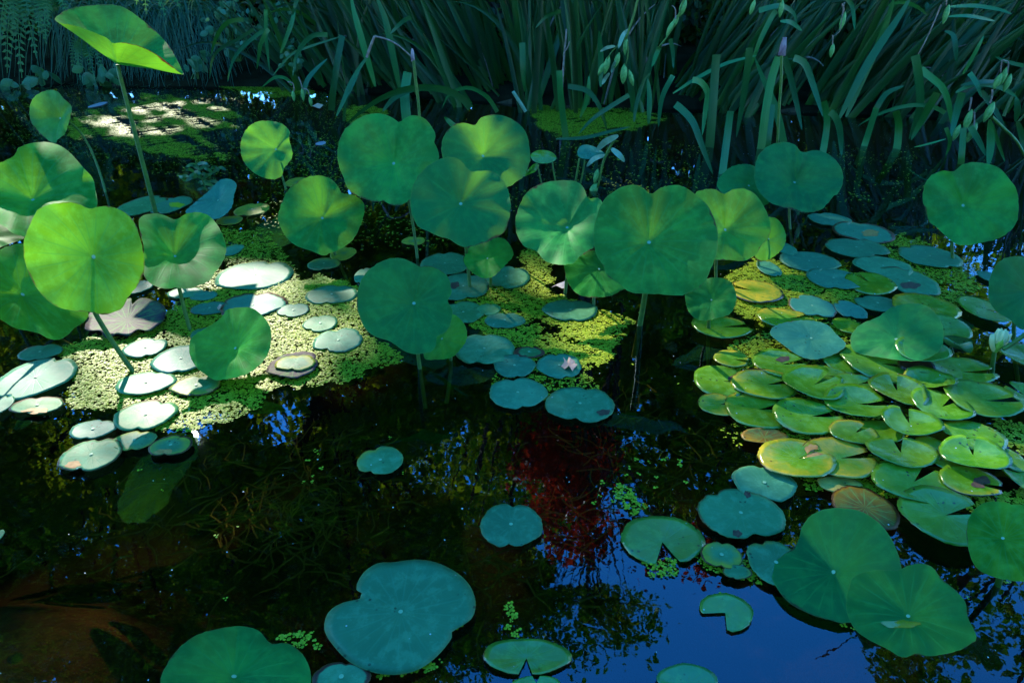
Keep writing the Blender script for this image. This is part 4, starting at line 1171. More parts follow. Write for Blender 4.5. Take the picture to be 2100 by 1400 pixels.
GROUPS = [
    ('loose iris leaves bowing over the water between shrubs and iris bed, left', (560, 175), [
        ([(500, 40), (470, 45), (450, 65), (437, 95), (434, 115)], 9, 6.4, 'tip'),
        ([(550, 58), (530, 70), (500, 95), (480, 120), (470, 150), (467, 168)], 8, 6.5, 'tip'),
        ([(520, 60), (490, 80), (460, 95), (437, 118), (430, 163)], 7, 6.5, 'tip'),
        ([(550, 60), (535, 90), (530, 120), (527, 142)], 9, 6.4, 'tip'),
        ([(545, 20), (546, 80), (550, 120), (553, 146)], 8, 6.5, 'tip'),
        ([(672, 72), (645, 72), (622, 90), (608, 115), (602, 145), (600, 158)], 10, 6.0, 'tip'),
        ([(560, 155), (580, 130), (610, 105), (700, 75)], 5, 6.4, 'both'),
        ([(600, 175), (584, 160), (562, 160), (536, 180)], 7, 5.9, 'tip'),
        ([(612, -8), (605, 12), (600, 32)], 8, 6.2, 'tip'),
        ([(620, 200), (630, 165), (650, 140), (672, 120)], 10, 6.1, 'tip'),
        ([(575, 110), (590, 70), (600, 40), (605, 0)], 9, 6.5, 'both')]),
    ('cut-off and bent iris leaves standing in the water left of the centre', (760, 235), [
        ([(682, 197), (686, 165), (693, 120), (702, 73)], 14, 5.6, 'blunt'),
        ([(690, 238), (705, 205), (720, 170), (740, 135), (757, 112)], 10, 5.2, 'both'),
        ([(707, 225), (712, 200), (735, 150)], 6, 5.25, 'blunt'),
        ([(965, 222), (945, 200), (910, 184), (860, 180), (810, 190), (760, 215), (706, 258)], 15, 5.0, 'tip'),
        ([(785, 228), (810, 200), (850, 182), (890, 178)], 12, 5.05, 'both'),
        ([(834, 245), (830, 195), (836, 148)], 21, 5.15, 'blunt'),
        ([(1020, 230), (1000, 200), (970, 182), (945, 182), (920, 195), (906, 224)], 9, 5.3, 'tip'),
        ([(842, 36), (825, 45), (800, 70)], 9, 5.8, 'tip'),
        ([(935, 262), (924, 252), (911, 240)], 12, 4.6, 'tip'),
        ([(770, 178), (750, 110), (725, 20), (720, -10)], 14, 6.0, 'both'),
        ([(820, 185), (805, 110), (790, 40), (770, -10)], 15, 6.0, 'both')]),
    ('bent iris leaves over the duckweed margin, centre', (1180, 230), [
        ([(1158, 265), (1150, 200), (1147, 145)], 14, 4.9, 'blunt'),
        ([(1165, 177), (1205, 187), (1230, 220), (1245, 268)], 11, 4.9, 'tip'),
        ([(1290, 195), (1220, 240), (1185, 277)], 10, 4.8, 'tip'),
        ([(1071, 88), (1073, 150), (1077, 190)], 13, 5.6, 'tip'),
        ([(1150, 23), (1120, 35), (1098, 58)], 8, 5.8, 'tip'),
        ([(1300, 250), (1305, 215), (1320, 165), (1335, 150)], 9, 5.1, 'both'),
        ([(1232, 178), (1232, 110), (1228, 62)], 12, 5.5, 'both'),
        ([(1190, 240), (1205, 200), (1208, 155)], 10, 5.2, 'both'),
        ([(1375, 80), (1380, 110), (1381, 140)], 9, 5.4, 'tip'),
        ([(1352, 98), (1345, 115), (1337, 138)], 10, 5.4, 'tip'),
        ([(1380, 155), (1358, 200), (1350, 262)], 11, 5.0, 'tip'),
        ([(1330, 255), (1332, 200), (1328, 160)], 11, 5.2, 'both'),
        ([(1140, 285), (1200, 282), (1250, 270), (1293, 260)], 8, 4.4, 'both')]),
    ('cut and drooping iris leaves rising from the water left of the pink bud', (1490, 320), [
        ([(1456, 292), (1463, 200), (1469, 112)], 19, 4.75, 'blunt'),
        ([(1482, 352), (1490, 290), (1498, 228)], 16, 4.2, 'blunt'),
        ([(1385, 214), (1402, 228), (1422, 252), (1440, 300), (1462, 358)], 15, 4.35, 'tip'),
        ([(1420, 164), (1437, 168), (1451, 190), (1447, 225), (1440, 278)], 13, 4.8, 'tip'),
        ([(1538, 98), (1533, 140), (1523, 210), (1510, 282)], 15, 4.8, 'tip'),
        ([(1563, 293), (1570, 230), (1583, 160), (1597, 117)], 18, 4.7, 'blunt'),
        ([(1607, 292), (1590, 220), (1560, 150), (1548, 118)], 15, 4.8, 'tip'),
        ([(1608, 118), (1616, 140), (1631, 200), (1645, 268)], 13, 4.9, 'tip'),
        ([(1380, 192), (1430, 160), (1490, 130), (1552, 114)], 8, 4.9, 'both'),
        ([(1592, 22), (1580, 40), (1556, 90), (1541, 137)], 11, 5.2, 'tip'),
        ([(1575, 300), (1580, 260), (1585, 215)], 11, 4.6, 'blunt'),
        ([(1556, 22), (1600, 12), (1628, 28), (1634, 50)], 11, 5.4, 'tip'),
        ([(1600, 44), (1622, 46), (1645, 64)], 9, 5.2, 'both')]),
    ('bent and broken iris leaves hanging to the water right of the pink bud', (1800, 290), [
        ([(1628, 119), (1650, 130), (1668, 175), (1688, 240)], 14, 4.8, 'tip'),
        ([(1690, 300), (1696, 250), (1690, 208)], 14, 4.6, 'blunt'),
        ([(1702, 230), (1712, 238), (1722, 265), (1726, 320)], 14, 4.5, 'tip'),
        ([(1773, 298), (1785, 260), (1797, 222)], 13, 4.7, 'blunt'),
        ([(1795, 226), (1818, 192), (1855, 176)], 12, 4.72, 'tip'),
        ([(1841, 294), (1843, 255), (1837, 228)], 15, 4.7, 'blunt'),
        ([(1938, 232), (1910, 218), (1860, 217), (1800, 235), (1760, 258)], 9, 4.8, 'tip'),
        ([(1877, 114), (1884, 160), (1886, 220), (1864, 286)], 17, 4.8, 'tip'),
        ([(1922, 190), (1897, 235), (1868, 288)], 15, 4.75, 'tip'),
        ([(1888, 142), (1917, 165), (1934, 182), (1946, 215), (1953, 264)], 14, 4.85, 'tip'),
        ([(1900, 30), (1880, 14), (1850, 5), (1818, 12)], 8, 5.5, 'both'),
        ([(1735, -5), (1748, 15), (1753, 62)], 9, 5.5, 'tip'),
        ([(1720, 245), (1780, 130), (1840, 40), (1870, -10)], 17, 5.3, 'both'),
        ([(1735, 240), (1770, 160), (1810, 70), (1835, -10)], 15, 5.4, 'both')]),
    ('fallen tangle of iris leaves and pods at the right edge of the pond', (2030, 320), [
        ([(1973, 190), (1962, 230), (1950, 282)], 15, 4.6, 'tip'),
        ([(2030, 245), (2032, 290), (2027, 340)], 15, 4.4, 'both'),
        ([(2035, 258), (2046, 290), (2061, 332)], 8, 4.5, 'tip'),
        ([(1971, 332), (1974, 295), (1976, 262)], 13, 4.3, 'blunt'),
        ([(2012, 188), (2040, 225), (2064, 272)], 11, 4.8, 'tip'),
        ([(1948, 14), (2000, 12), (2050, 20), (2076, 30)], 8, 5.3, 'both'),
        ([(1945, 34), (1990, 33), (2042, 44)], 7, 5.3, 'both'),
        ([(1975, 152), (1996, 115), (2018, 73)], 8, 5.1, 'both'),
        ([(1960, 190), (2000, 172), (2050, 178), (2086, 200)], 12, 4.9, 'both'),
        ([(1970, 175), (2010, 168), (2058, 168)], 9, 4.95, 'both'),
        ([(1988, 150), (2002, 170), (2013, 200)], 10, 4.8, 'tip'),
        ([(2084, 200), (2087, 225), (2082, 250)], 12, 4.6, 'both'),
        ([(2086, 248), (2095, 275), (2104, 315)], 12, 4.5, 'both'),
        ([(1938, 64), (1956, 75), (1962, 128)], 10, 5.2, 'both'),
        ([(1940, 262), (1948, 290), (1940, 320)], 8, 4.5, 'tip'),
        ([(1875, 302), (1905, 295), (1940, 285)], 4, 4.4, 'both'),
        ([(1990, 260), (2008, 290), (2022, 320)], 12, 4.5, 'tip'),
        ([(2100, 135), (2070, 128), (2040, 116)], 8, 5.0, 'tip')]),
]
for lab, bp, blades in GROUPS:
    g = ground(*bp)
    root = tag(empty('iris_clump', (g.x, g.y, -0.05)), lab, 'iris', 'iris leaves along the pond margin')
    for pts, w, yd, sh in blades:
        # never let a leaf dip under the water where the picture shows it dry
        yl = min([yd] + [ground(x, y, 0.0).y - 0.02 if y > 175 else yd for x, y in pts])
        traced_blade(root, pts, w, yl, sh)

# ------------------------------------------------------------------ seed pods on stalks, buds, flower


def px_tube(parent, name, pts, wpx, yd, mat, taper=0.3):
    n = 10
    P = catmull([tuple(map(float, p)) for p in pts], n, closed=False)
    Q = [aty(p[0], p[1], yd) for p in P]
    r = [wpx * 0.5 * (Q[i] - EYE).dot(FWD) / FPX * (1 - taper * i / (n - 1)) for i in range(n)]
    return tube(name, Q, r, M[mat], parent, 6)


def pod(parent, px, py, wpx, hpx, ang, yd, mat='iris_pod'):
    """ribbed seed pod, hanging; ang tilts it in the picture plane"""
    c = aty(px, py, yd)
    k = (c - EYE).dot(FWD) / FPX
    L, W = hpx * k, wpx * k * 0.5
    prof = [(0, .12), (.08, .35), (.22, .78), (.42, 1.0), (.62, .95), (.8, .66), (.92, .34), (1.0, .10)]
    ca, sa = math.cos(math.radians(ang)), math.sin(math.radians(ang))
    verts, faces = [], []
    SEG = 12
    for t, r in prof:
        for j in range(SEG):
            an = 2 * math.pi * j / SEG
            rr = W * r * (1.0 if j % 2 else 0.84)
            x, y, z = rr * math.cos(an), rr * math.sin(an), L * (0.5 - t)
            verts.append(c + Vector((x * ca + z * sa, y, -x * sa + z * ca)))
    for i in range(len(prof) - 1):
        for j in range(SEG):
            j2 = (j + 1) % SEG
            faces.append((i * SEG + j, i * SEG + j2, (i + 1) * SEG + j2, (i + 1) * SEG + j))
    faces.append(tuple(range(SEG)))
    faces.append(tuple(range(SEG * (len(prof) - 1), SEG * len(prof))))
    return mesh_obj('seed_pod', verts, faces, M[mat], parent)


def stalk(label, base, yd, stems, pods, bracts=()):
    root = tag(empty('iris_seed_stalk', aty(base[0], base[1], yd)), label, 'seed stalk', 'iris stalks with seed pods')
    for s in stems:
        px_tube(root, 'stem', s[0], s[1], yd, s[2] if len(s) > 2 else 'stem')
    for p in pods:
        pod(root, p[0], p[1], p[2], p[3], p[4], yd + 0.01)
    for b in bracts:
        o = traced_blade(root, b[0], b[1], yd - 0.02, 'both', 'bract')
        o.name = 'bract'


stalk('iris stalk bowed down with a bunch of fat ribbed pods, top centre', (1310, 0), 4.9,
      [([(1310, -10), (1300, 30), (1290, 60), (1284, 80)], 6), ([(1288, 70), (1270, 90), (1252, 110), (1245, 122)], 3), ([(1287, 85), (1288, 110), (1283, 135)], 3)],
      [(1244, 134, 14, 38, 12), (1233, 142, 11, 28, 25), (1283, 95, 12, 36, 0), (1279, 152, 16, 40, 0), (1294, 160, 12, 34, -20), (1265, 124, 12, 32, 15)],
      [([(1290, 60), (1278, 72), (1268, 100)], 9), ([(1262, 95), (1245, 98), (1231, 106)], 7), ([(1250, 150), (1242, 160), (1235, 174)], 8), ([(1262, 125), (1256, 140), (1254, 150)], 7)])
stalk('iris stalk with white bracts dipping to the water behind the notched leaf', (1265, 275), 3.7,
      [([(1266, 276), (1252, 300), (1238, 330), (1230, 365), (1226, 385)], 6)],
      [(1217, 390, 17, 34, 25), (1223, 362, 13, 32, 10)],
      [([(1268, 278), (1240, 292), (1222, 312)], 14), ([(1253, 304), (1270, 318), (1281, 332)], 12), ([(1240, 318), (1218, 326), (1203, 342)], 10)])
stalk('dark pods on an upright stalk above the bent leaves, top right of centre', (1400, 0), 5.3,
      [([(1405, -10), (1392, 30), (1372, 70), (1350, 98)], 5), ([(1385, 45), (1385, 20), (1378, 12)], 3, 'dead')],
      [(1375, 58, 12, 36, 25), (1400, 16, 14, 36, 15), (1385, 44, 11, 28, 20)])
stalk('single green pod hanging at the top above the pink bud', (1604, -5), 5.2, [([(1604, -20), (1603, -5), (1602, 5)], 3)], [(1602, 18, 11, 34, 0), (1543, 15, 10, 30, 12)])
stalk('two slim pods hanging on purple stalks right of the pink bud', (1730, 0), 5.1,
      [([(1727, 8), (1730, 18), (1729, 28)], 4, 'dead'), ([(1707, 72), (1708, 80), (1707, 92)], 3, 'dead'), ([(1732, 4), (1726, 40), (1722, 65), (1708, 75)], 2, 'dead')],
      [(1728, 44, 11, 36, 5), (1706, 104, 10, 28, 0)])
stalk('bright pod on a purple stalk between thin arching leaves, upper right', (1941, -5), 5.0, [([(1942, -15), (1941, 5), (1940, 12)], 3, 'dead'), ([(1930, 10), (1918, 40), (1900, 80), (1883, 112)], 3, 'dead')],
      [(1940, 30, 11, 38, 3)])
stalk('three pods hanging together near the right edge, upper right', (2055, 122), 4.7,
      [([(2062, 126), (2055, 124), (2052, 150)], 3, 'dead'), ([(2062, 126), (2068, 128), (2066, 150)], 3, 'dead')],
      [(2046, 167, 13, 34, 12), (2059, 156, 11, 36, 0), (2066, 170, 12, 36, 5)])
stalk('dark pods hanging low over the water at the right edge', (2035, 185), 4.45,
      [([(2035, 184), (2034, 200), (2030, 212)], 4, 'dead'), ([(1992, 200), (1990, 215), (1987, 228)], 4, 'dead'), ([(1998, 230), (1998, 250), (1996, 260)], 4, 'dead'),
       ([(2034, 240), (2060, 265), (2085, 290), (2104, 325)], 7)],
      [(2028, 230, 15, 42, 12), (1985, 247, 14, 44, 3), (1993, 272, 14, 42, 10), (1962, 272, 12, 34, 8)])
stalk('three little pods dangling over the water, upper left of centre', (590, 168), 5.7,
      [([(590, 168), (601, 172), (603, 188)], 3, 'dead'), ([(612, 158), (617, 170), (620, 182)], 3, 'dead'), ([(622, 182), (631, 185), (635, 197)], 3, 'dead')],
      [(602, 197, 8, 22, 0), (621, 194, 8, 28, 0), (637, 208, 8, 22, -3)])
r_ = tag(empty('dead_stalk', ground(690, 240)), 'broken dry brown stalk bent over at the water, upper left of centre', 'dead stalk')
px_tube(r_, 'stem', [(752, 118), (760, 95), (768, 75)], 6, 5.15, 'dead', 0.1)
px_tube(r_, 'broken_tip', [(768, 75), (790, 80), (815, 92), (850, 122)], 4, 5.15, 'dead', 0.4)
r_ = tag(empty('dead_stalk', ground(1155, 215)), 'dark withered stalk standing among the upright irises at centre', 'dead stalk')
px_tube(r_, 'stem', [(1152, 205), (1155, 140), (1162, 60)], 5, 5.7, 'dead')
px_tube(r_, 'side_twig', [(1156, 110), (1165, 95), (1168, 85)], 3, 5.68, 'dead')
r_ = tag(empty('dead_stalk', ground(1065, 225)), 'short pale broken stalk leaning at the water edge, centre', 'dead stalk')
px_tube(r_, 'stem', [(1078, 229), (1065, 208), (1052, 188)], 8, 5.2, 'bract', 0.1)


def petal_geo(c, axis_dir, out_dir, L, W, open0, open1, cupf=0.35):
    verts, faces = [], []
    side = axis_dir.cross(out_dir).normalized()
    nL, nW = 7, 4
    for i in range(nL + 1):
        t = i / nL
        ww = W * 1.45 * (t + 0.12) ** 0.5 * max(0.0, 1 - t) ** 0.62 + 0.0004
        r = open0 + (open1 - open0) * t + 0.30 * L * math.sin(math.pi * t * 0.85) * 0.5
        for j in range(nW + 1):
            s = j / nW * 2 - 1
            verts.append(c + axis_dir * (L * t) + out_dir * (r - cupf * W * s * s) + side * (ww * 0.5 * s))
    for i in range(nL):
        for j in range(nW):
            a = i * (nW + 1) + j
            faces.append((a, a + 1, a + nW + 2, a + nW + 1))
    return verts, faces


def bud(label, px, py, wpx, hpx, stem_pts, yd, swpx):
    root = tag(empty('lotus_bud', aty(stem_pts[-1][0], stem_pts[-1][1], yd)), label, 'flower bud', 'closed lotus buds')
    px_tube(root, 'stem', stem_pts, swpx, yd, 'stem', 0.1)
    c = aty(px, py + hpx / 2, yd)
    k = (c - EYE).dot(FWD) / FPX
    L, W = hpx * k, wpx * k
    for ring, n, sc in ((0, 4, 1.0), (1, 4, 0.9)):
        for j in range(n):
            a = 2 * math.pi * (j + 0.5 * ring) / n + 0.4
            v, f = petal_geo(c, Vector((0, 0, 1)), Vector((math.cos(a), math.sin(a), 0)), L * (1.0 if ring else 0.93), W * 0.95, W * 0.05, W * 0.02, 0.4)
            mesh_obj('petal', v, f, M['bud'], root)


bud('closed pink lotus bud on a green stem before the irises at right', 1603, 97, 18, 34, [(1603, 113), (1602, 160), (1598, 220), (1594, 300)], 4.0, 6)
bud('slim mauve lotus bud above the large heart-shaped leaf, centre left', 847, 114, 10, 24, [(848, 124), (853, 170), (858, 210), (862, 262)], 4.0, 7)

fr = tag(empty('water_lily', ground(2035, 768)), 'half-open cream water lily with green sepals above the right pads', 'flower')
yl = ground(2035, 768).y
px_tube(fr, 'stem', [(2034, 770), (2036, 745), (2040, 716)], 9, yl, 'stem', 0.1)
cc = aty(2041, 718, yl)
kk = (cc - EYE).dot(FWD) / FPX
for j in range(6):
    a = 2 * math.pi * j / 6 + 0.35
    v, f = petal_geo(cc, Vector((0, 0, 1)), Vector((math.cos(a), math.sin(a), 0)), 48 * kk, 20 * kk, 4 * kk, 6 * kk)
    mesh_obj('petal', v, f, M['petal'], fr)
for j, (a, op) in enumerate(((-1.75, 10), (0.05, 20), (3.05, 18), (1.4, 12))):
    v, f = petal_geo(cc - Vector((0, 0, 0.004)), Vector((0, 0, 1)), Vector((math.cos(a), math.sin(a), 0)), (36 if j == 0 else 40) * kk, 21 * kk, 6 * kk, op * kk)
    mesh_obj('sepal', v, f, M['sepal' if j == 0 else 'petal'], fr)
r_ = tag(empty('lily_stalk', ground(2062, 730)), 'bare green stalk slanting right of the cream water lily', 'stalk')
px_tube(r_, 'stem', [(2056, 716), (2075, 705), (2110, 680)], 9, yl - 0.02, 'stem', 0.0)


def folded_leaf(label, pts_px, fold, yd, mat, col):
    """a leaf folded along a line: two lobes meeting in a keel"""
    root = tag(empty('folded_lily_leaf', ground(pts_px[0][0], 735)), label, 'lily pad', 'water-lily pads')
    for name, poly, dy in fold:
        P = catmull([tuple(map(float, p)) for p in poly], 26)
        c = (sum(p[0] for p in P) / 26, sum(p[1] for p in P) / 26)
        verts = [aty(c[0], c[1], yd + dy)] + [aty(p[0], p[1], yd + dy * 0.4) for p in P]
        faces = [(0, 1 + i, 1 + (i + 1) % 26) for i in range(26)]
        uvs = [((i / 26, 0.1), (i / 26, 1), ((i + 1) / 26, 1)) for i in range(26)]
        mesh_obj(name, verts, faces, M[mat], root, uvs, color=col)
    px_tube(root, 'stem', [(1958, 735), (1954, 725), (1950, 712)], 6, yd + 0.02, 'stem', 0)


folded_leaf('folded pale lily leaf with a rolled tip left of the cream flower', [(1960, 705)],
            [('back_lobe', [(1932, 692), (1945, 687), (1970, 690), (1993, 696), (1995, 708), (1980, 714), (1955, 712), (1938, 702)], 0.03),
             ('front_lobe', [(1930, 694), (1942, 692), (1958, 704), (1976, 706), (1990, 700), (1996, 714), (1988, 724), (1968, 716), (1945, 708)], -0.03)],
            ground(1960, 730).y, 'lily', (0, 0, 0.6, 1))

# arrow-shaped small leaves between the lotus leaves
r_ = tag(empty('arrowhead_plant', ground(1140, 378)), 'small bright oval leaves on thin stalks right of the back lotus leaf', 'water plant', 'small emergent plants')
for poly, yo, st in (([(1088, 318), (1100, 309), (1120, 308), (1136, 315), (1141, 326), (1128, 334), (1105, 335), (1092, 328)], 0.0, [(1140, 378), (1136, 355), (1133, 334)]),
                     ([(1073, 362), (1085, 345), (1098, 335), (1106, 340), (1098, 352), (1085, 358)], 0.03, [(1112, 382), (1108, 365), (1104, 345)])):
    yd = ground(1140, 378).y + yo
    P = catmull([tuple(map(float, p)) for p in poly], 24)
    c = (sum(p[0] for p in P) / 24, sum(p[1] for p in P) / 24)
    mesh_obj('leaf', [aty(c[0], c[1], yd + 0.03)] + [aty(p[0], p[1], yd + (0.0 if p[1] > c[1] else 0.10)) for p in P],
             [(0, 1 + i, 1 + (i + 1) % 24) for i in range(24)], M['lily'], r_, [((i / 24, 0.1), (i / 24, 1), ((i + 1) / 24, 1)) for i in range(24)], color=(0.05, 0, 0, 1))
    px_tube(r_, 'stem', st, 4, yd, 'stem', 0.1)
r_ = tag(empty('arrowhead_plant', ground(1185, 375)), 'pale blue pointed leaf on two stalks beside the white-bracted stalk', 'water plant', 'small emergent plants')
yd = ground(1185, 375).y
P = catmull([(1184, 312), (1190, 300), (1205, 297), (1225, 304), (1244, 320), (1225, 326), (1200, 326), (1187, 322)], 24)
mesh_obj('leaf', [aty(1212, 312, yd + 0.03)] + [aty(p[0], p[1], yd + (0.0 if p[1] > 312 else 0.10)) for p in P],
         [(0, 1 + i, 1 + (i + 1) % 24) for i in range(24)], M['lotus_pad'], r_, [((i / 24, 0.1), (i / 24, 1), ((i + 1) / 24, 1)) for i in range(24)], color=(0, 0, 1, 1))
px_tube(r_, 'stem', [(1180, 375), (1184, 350), (1188, 325)], 5, yd, 'stem', 0.1)
px_tube(r_, 'stem', [(1190, 377), (1195, 355), (1199, 328)], 4, yd, 'stem', 0.1)

# leafy sprig standing in the water
r_ = tag(empty('leafy_sprig', ground(415, 395)), 'dark sprig of lance-shaped leaflets standing in the water by the tall stem', 'water plant', 'small emergent plants')
ys = ground(415, 392).y
px_tube(r_, 'stem', [(425, 392), (415, 370), (408, 345), (400, 330)], 3, ys, 'stem', 0.4)
RS = random.Random(5)
for (bx, by) in ((424, 388), (420, 378), (416, 368), (412, 358), (408, 348), (404, 338), (428, 372), (436, 355), (446, 345), (398, 352), (388, 362), (380, 372)):
    for s_ in (-1, 1):
        dx, dy = s_ * RS.uniform(14, 24), RS.uniform(-12, 8)
        traced_blade(r_, [(bx, by), (bx + dx * 0.5, by + dy * 0.5 - 3), (bx + dx, by + dy)], 7, ys + RS.uniform(-0.08, 0.08), 'both', 'broad')

# ------------------------------------------------------------------ left bank: grass tussock, ferns, broad-leaved plants
RB = random.Random(21)


def strand_mesh(items, w0):
    verts, faces, uvs = [], [], []
    for P in items:
        b = len(verts)
        n = len(P)
        for i, p in enumerate(P):
            t = (P[min(n - 1, i + 1)] - P[max(0, i - 1)]).normalized()
            sd = t.cross((p - EYE).normalized()).normalized()
            w = w0 * (1 - (i / (n - 1)) ** 2) + 0.0006
            verts += [p - sd * w, p + sd * w]
        for i in range(n - 1):
            faces.append((b + 2 * i, b + 2 * i + 1, b + 2 * i + 3, b + 2 * i + 2))
    return verts, faces


def tussock(label, px, py, yd, n, length, spread):
    c = aty(px, py, yd)
    c.z = max(c.z, 0.1)
    items = []
    for i in range(n):
        a = RB.gauss(-math.pi / 2, 0.95)
        d = Vector((math.cos(a), math.sin(a), 0))
        L = length * RB.uniform(0.5, 1.15)
        up = RB.uniform(0.15, 0.55)
        base = c + Vector((RB.gauss(0, spread), RB.gauss(0, 0.12), RB.uniform(-0.1, 0.05)))
        P = []
        for k in range(8):
            t = k / 7
            P.append(base + d * (L * 0.75 * (t ** 0.8)) + Vector((0, 0, L * (up * 2.2 * t - (0.9 + up) * t * t * 1.3))))
        P = [p if p.z > 0.01 else Vector((p.x, p.y, 0.01)) for p in P]
        items.append(P)
    root = tag(empty('grass_tussock', Vector((c.x, c.y, bed_z(c.x, c.y)))), label, 'grass', 'grass tussocks on the left bank')
    v, f = strand_mesh(items, 0.0045)
    tag(mesh_obj('blades', v, f, M['grass'], root), kind='stuff')


tussock('drooping fine-bladed grass tussock on the left bank behind the tall lotus leaf', 250, 25, 8.1, 300, 1.05, 0.42)
tussock('fine grass tussock with shining blades right of the tall lotus leaf', 385, 25, 7.95, 220, 0.9, 0.25)


def fern(label, px, py, yd, fronds):
    c = aty(px, py, yd)
    root = tag(empty('fern', c), label, 'fern', 'ferns on the left bank')
    for (tx, ty, sc) in fronds:
        tip = aty(tx, ty, yd - 0.35)
        up = Vector((0, 0, 0.25))
        verts, faces = [], []
        n = 20
        prev = None
        L = (tip - c).length
        for i in range(n + 1):
            t = i / n
            p = c + (tip - c) * t + up * math.sin(math.pi * t) * 0.8
            if prev is not None:
                tg = (p - prev).normalized()
                vw = (p - EYE).normalized()
                sd = tg.cross(vw).normalized()
                ln = 0.16 * sc * (1 - t) ** 0.7 * min(1, 0.35 + t * 4)
                wd = L / n * 0.40
                b = len(verts)
                verts += [p - sd * 0.003, p + sd * 0.003, prev + sd * 0.003, prev - sd * 0.003]
                faces.append((b, b + 1, b + 2, b + 3))
                for s_ in (-1, 1):
                    b = len(verts)
                    m = p + sd * s_ * ln * 0.45 + tg * ln * 0.2
                    e = p + sd * s_ * ln + tg * ln * 0.45 - Vector((0, 0, ln * 0.15))
                    verts += [p, m - tg * wd, e, m + tg * wd]
                    faces.append((b, b + 1, b + 2, b + 3))
            prev = p
        mesh_obj('frond', verts, faces, M['fern'], root, smooth=False)


fern('feathery green fern arching down in the upper left corner', 60, -20, 7.35,
     [(15, 150, 1.0), (45, 160, 0.9), (75, 120, 1), (105, 60, 0.9), (0, 90, 1), (-20, 60, 1), (30, 60, 1.1), (95, 90, 0.8), (60, 30, 1), (130, 10, 1)])
fern('small fern frond hanging beside the tall lotus leaf', 120, 20, 7.3, [(95, 82, 0.9), (80, 75, 0.7), (100, 40, 0.8), (150, 60, .6)])
fern('ferns at the top edge above the shining grass', 320, -30, 7.3, [(300, 30, 0.9), (340, 40, 0.9), (370, 20, 1), (280, 10, 1), (330, 15, 1)])
fern('low fern tuft at the water edge left of the tall stem', 185, 120, 7.4, [(165, 165, 0.6), (150, 150, 0.6), (195, 165, 0.6), (215, 150, 0.5), (160, 135, .6)])


def oval_leaf_mesh(n=10):
    verts, faces = [(0, 0, 0)], []
    for i in range(n + 1):
        t = i / n
        w = 0.5 * math.sin(math.pi * t) ** 0.8 * 0.62
        verts += [(-w, 0.05 - 0.1 * abs(t - .5), -t), (0, -0.03, -t), (w, 0.05 - 0.1 * abs(t - .5), -t)]
    for i in range(n):
        a = 1 + i * 3
        faces += [(a, a + 1, a + 4, a + 3), (a + 1, a + 2, a + 5, a + 4)]
    me = bpy.data.meshes.new('leaf')
    me.from_pydata(verts, [], faces)
    me.polygons.foreach_set('use_smooth', [True] * len(me.polygons))
    me.materials.append(M['broad'])
    return me


OVAL = oval_leaf_mesh(6)


def broad_plant(label, px, py, yd, rx, ry, n, size_px, hang=0.6):
    c = aty(px, py + ry, yd)
    root = tag(empty('broadleaf_plant', c), label, 'shrub', 'broad-leaved plants on the left bank')
    pts = []
    for i in range(n):
        while True:
            a, b = RB.uniform(-1, 1), RB.uniform(-1, 1)
            if a * a + b * b < 1:
                break
        q = aty(px + a * rx, py + b * ry, yd + RB.uniform(-0.12, 0.15))
        k = (q - EYE).dot(FWD) / FPX
        o = bpy.data.objects.new('leaf', OVAL)
        s = size_px * k * RB.uniform(0.7, 1.3)
        o.scale = (s, s, s)
        o.rotation_euler = (RB.gauss(hang * 0.4, 0.4), RB.gauss(0, 0.9), RB.uniform(-0.8, 0.8))
        o.location = q - c
        o.parent = root
        COL.objects.link(o)
        pts.append(q)
    v, f = [], []
    for q in pts[::2]:
        base = c + Vector((RB.uniform(-0.05, 0.05), 0.05, -0.05))
        vv, ff = tube_geo([base, (base + q) / 2 + Vector((0, 0.03, 0.03)), q], [0.004, 0.003, 0.0015], 4, len(v))
        v += vv
        f += ff
    mesh_obj('stem', v, f, M['stem'], root)


broad_plant('broad-leaved plant hanging to the water at the far left edge', 30, 180, 7.15, 28, 22, 14, 26)
broad_plant('plant with big drooping oval leaves left of the lilac leaf', 75, 145, 7.2, 25, 20, 10, 26)
broad_plant('plant with big drooping oval leaves under the tall lotus leaf', 195, 145, 7.2, 28, 22, 14, 26)
broad_plant('oval-leaved sprig just left of the tall lotus stem', 232, 150, 7.15, 10, 16, 5, 24)
broad_plant('oval-leaved plant right of the tall lotus leaf tip', 395, 125, 7.3, 22, 28, 14, 22)
broad_plant('bush of small round leaves at the top between grass and irises', 480, 55, 7.5, 55, 62, 95, 15, 0.2)
broad_plant('bush of small round leaves right of its twin, behind the bowing leaves', 575, 60, 7.3, 50, 60, 80, 15, 0.2)
broad_plant('low clover-like plant at the water edge below the small-leaved bushes', 595, 115, 6.9, 28, 22, 26, 13, 0.1)
broad_plant('small-leaved plant in shade at the upper right among the irises', 1900, 60, 6.6, 40, 60, 40, 16, 0.2)
broad_plant('dark leafy plant in the upper right corner behind the irises', 2070, 90, 6.4, 45, 90, 60, 16, 0.2)

# ------------------------------------------------------------------ duckweed and other small floating matter (numpy for speed)
RNG = np.random.default_rng(4)


def np_ground(px, py):
    u = (px - 1050) / FPX
    v = (700 - py) / FPX
    dy = math.cos(PITCH) + v * math.sin(PITCH)
    dz = -math.sin(PITCH) + v * math.cos(PITCH)
    k = -H / dz
    return u * k, dy * k


def np_project(x, y, z=0.0):
    k = y * math.cos(PITCH) + (z - H) * -math.sin(PITCH)
    v = y * math.sin(PITCH) + (z - H) * math.cos(PITCH)
    return 1050 + FPX * x / k, 700 - FPX * v / k


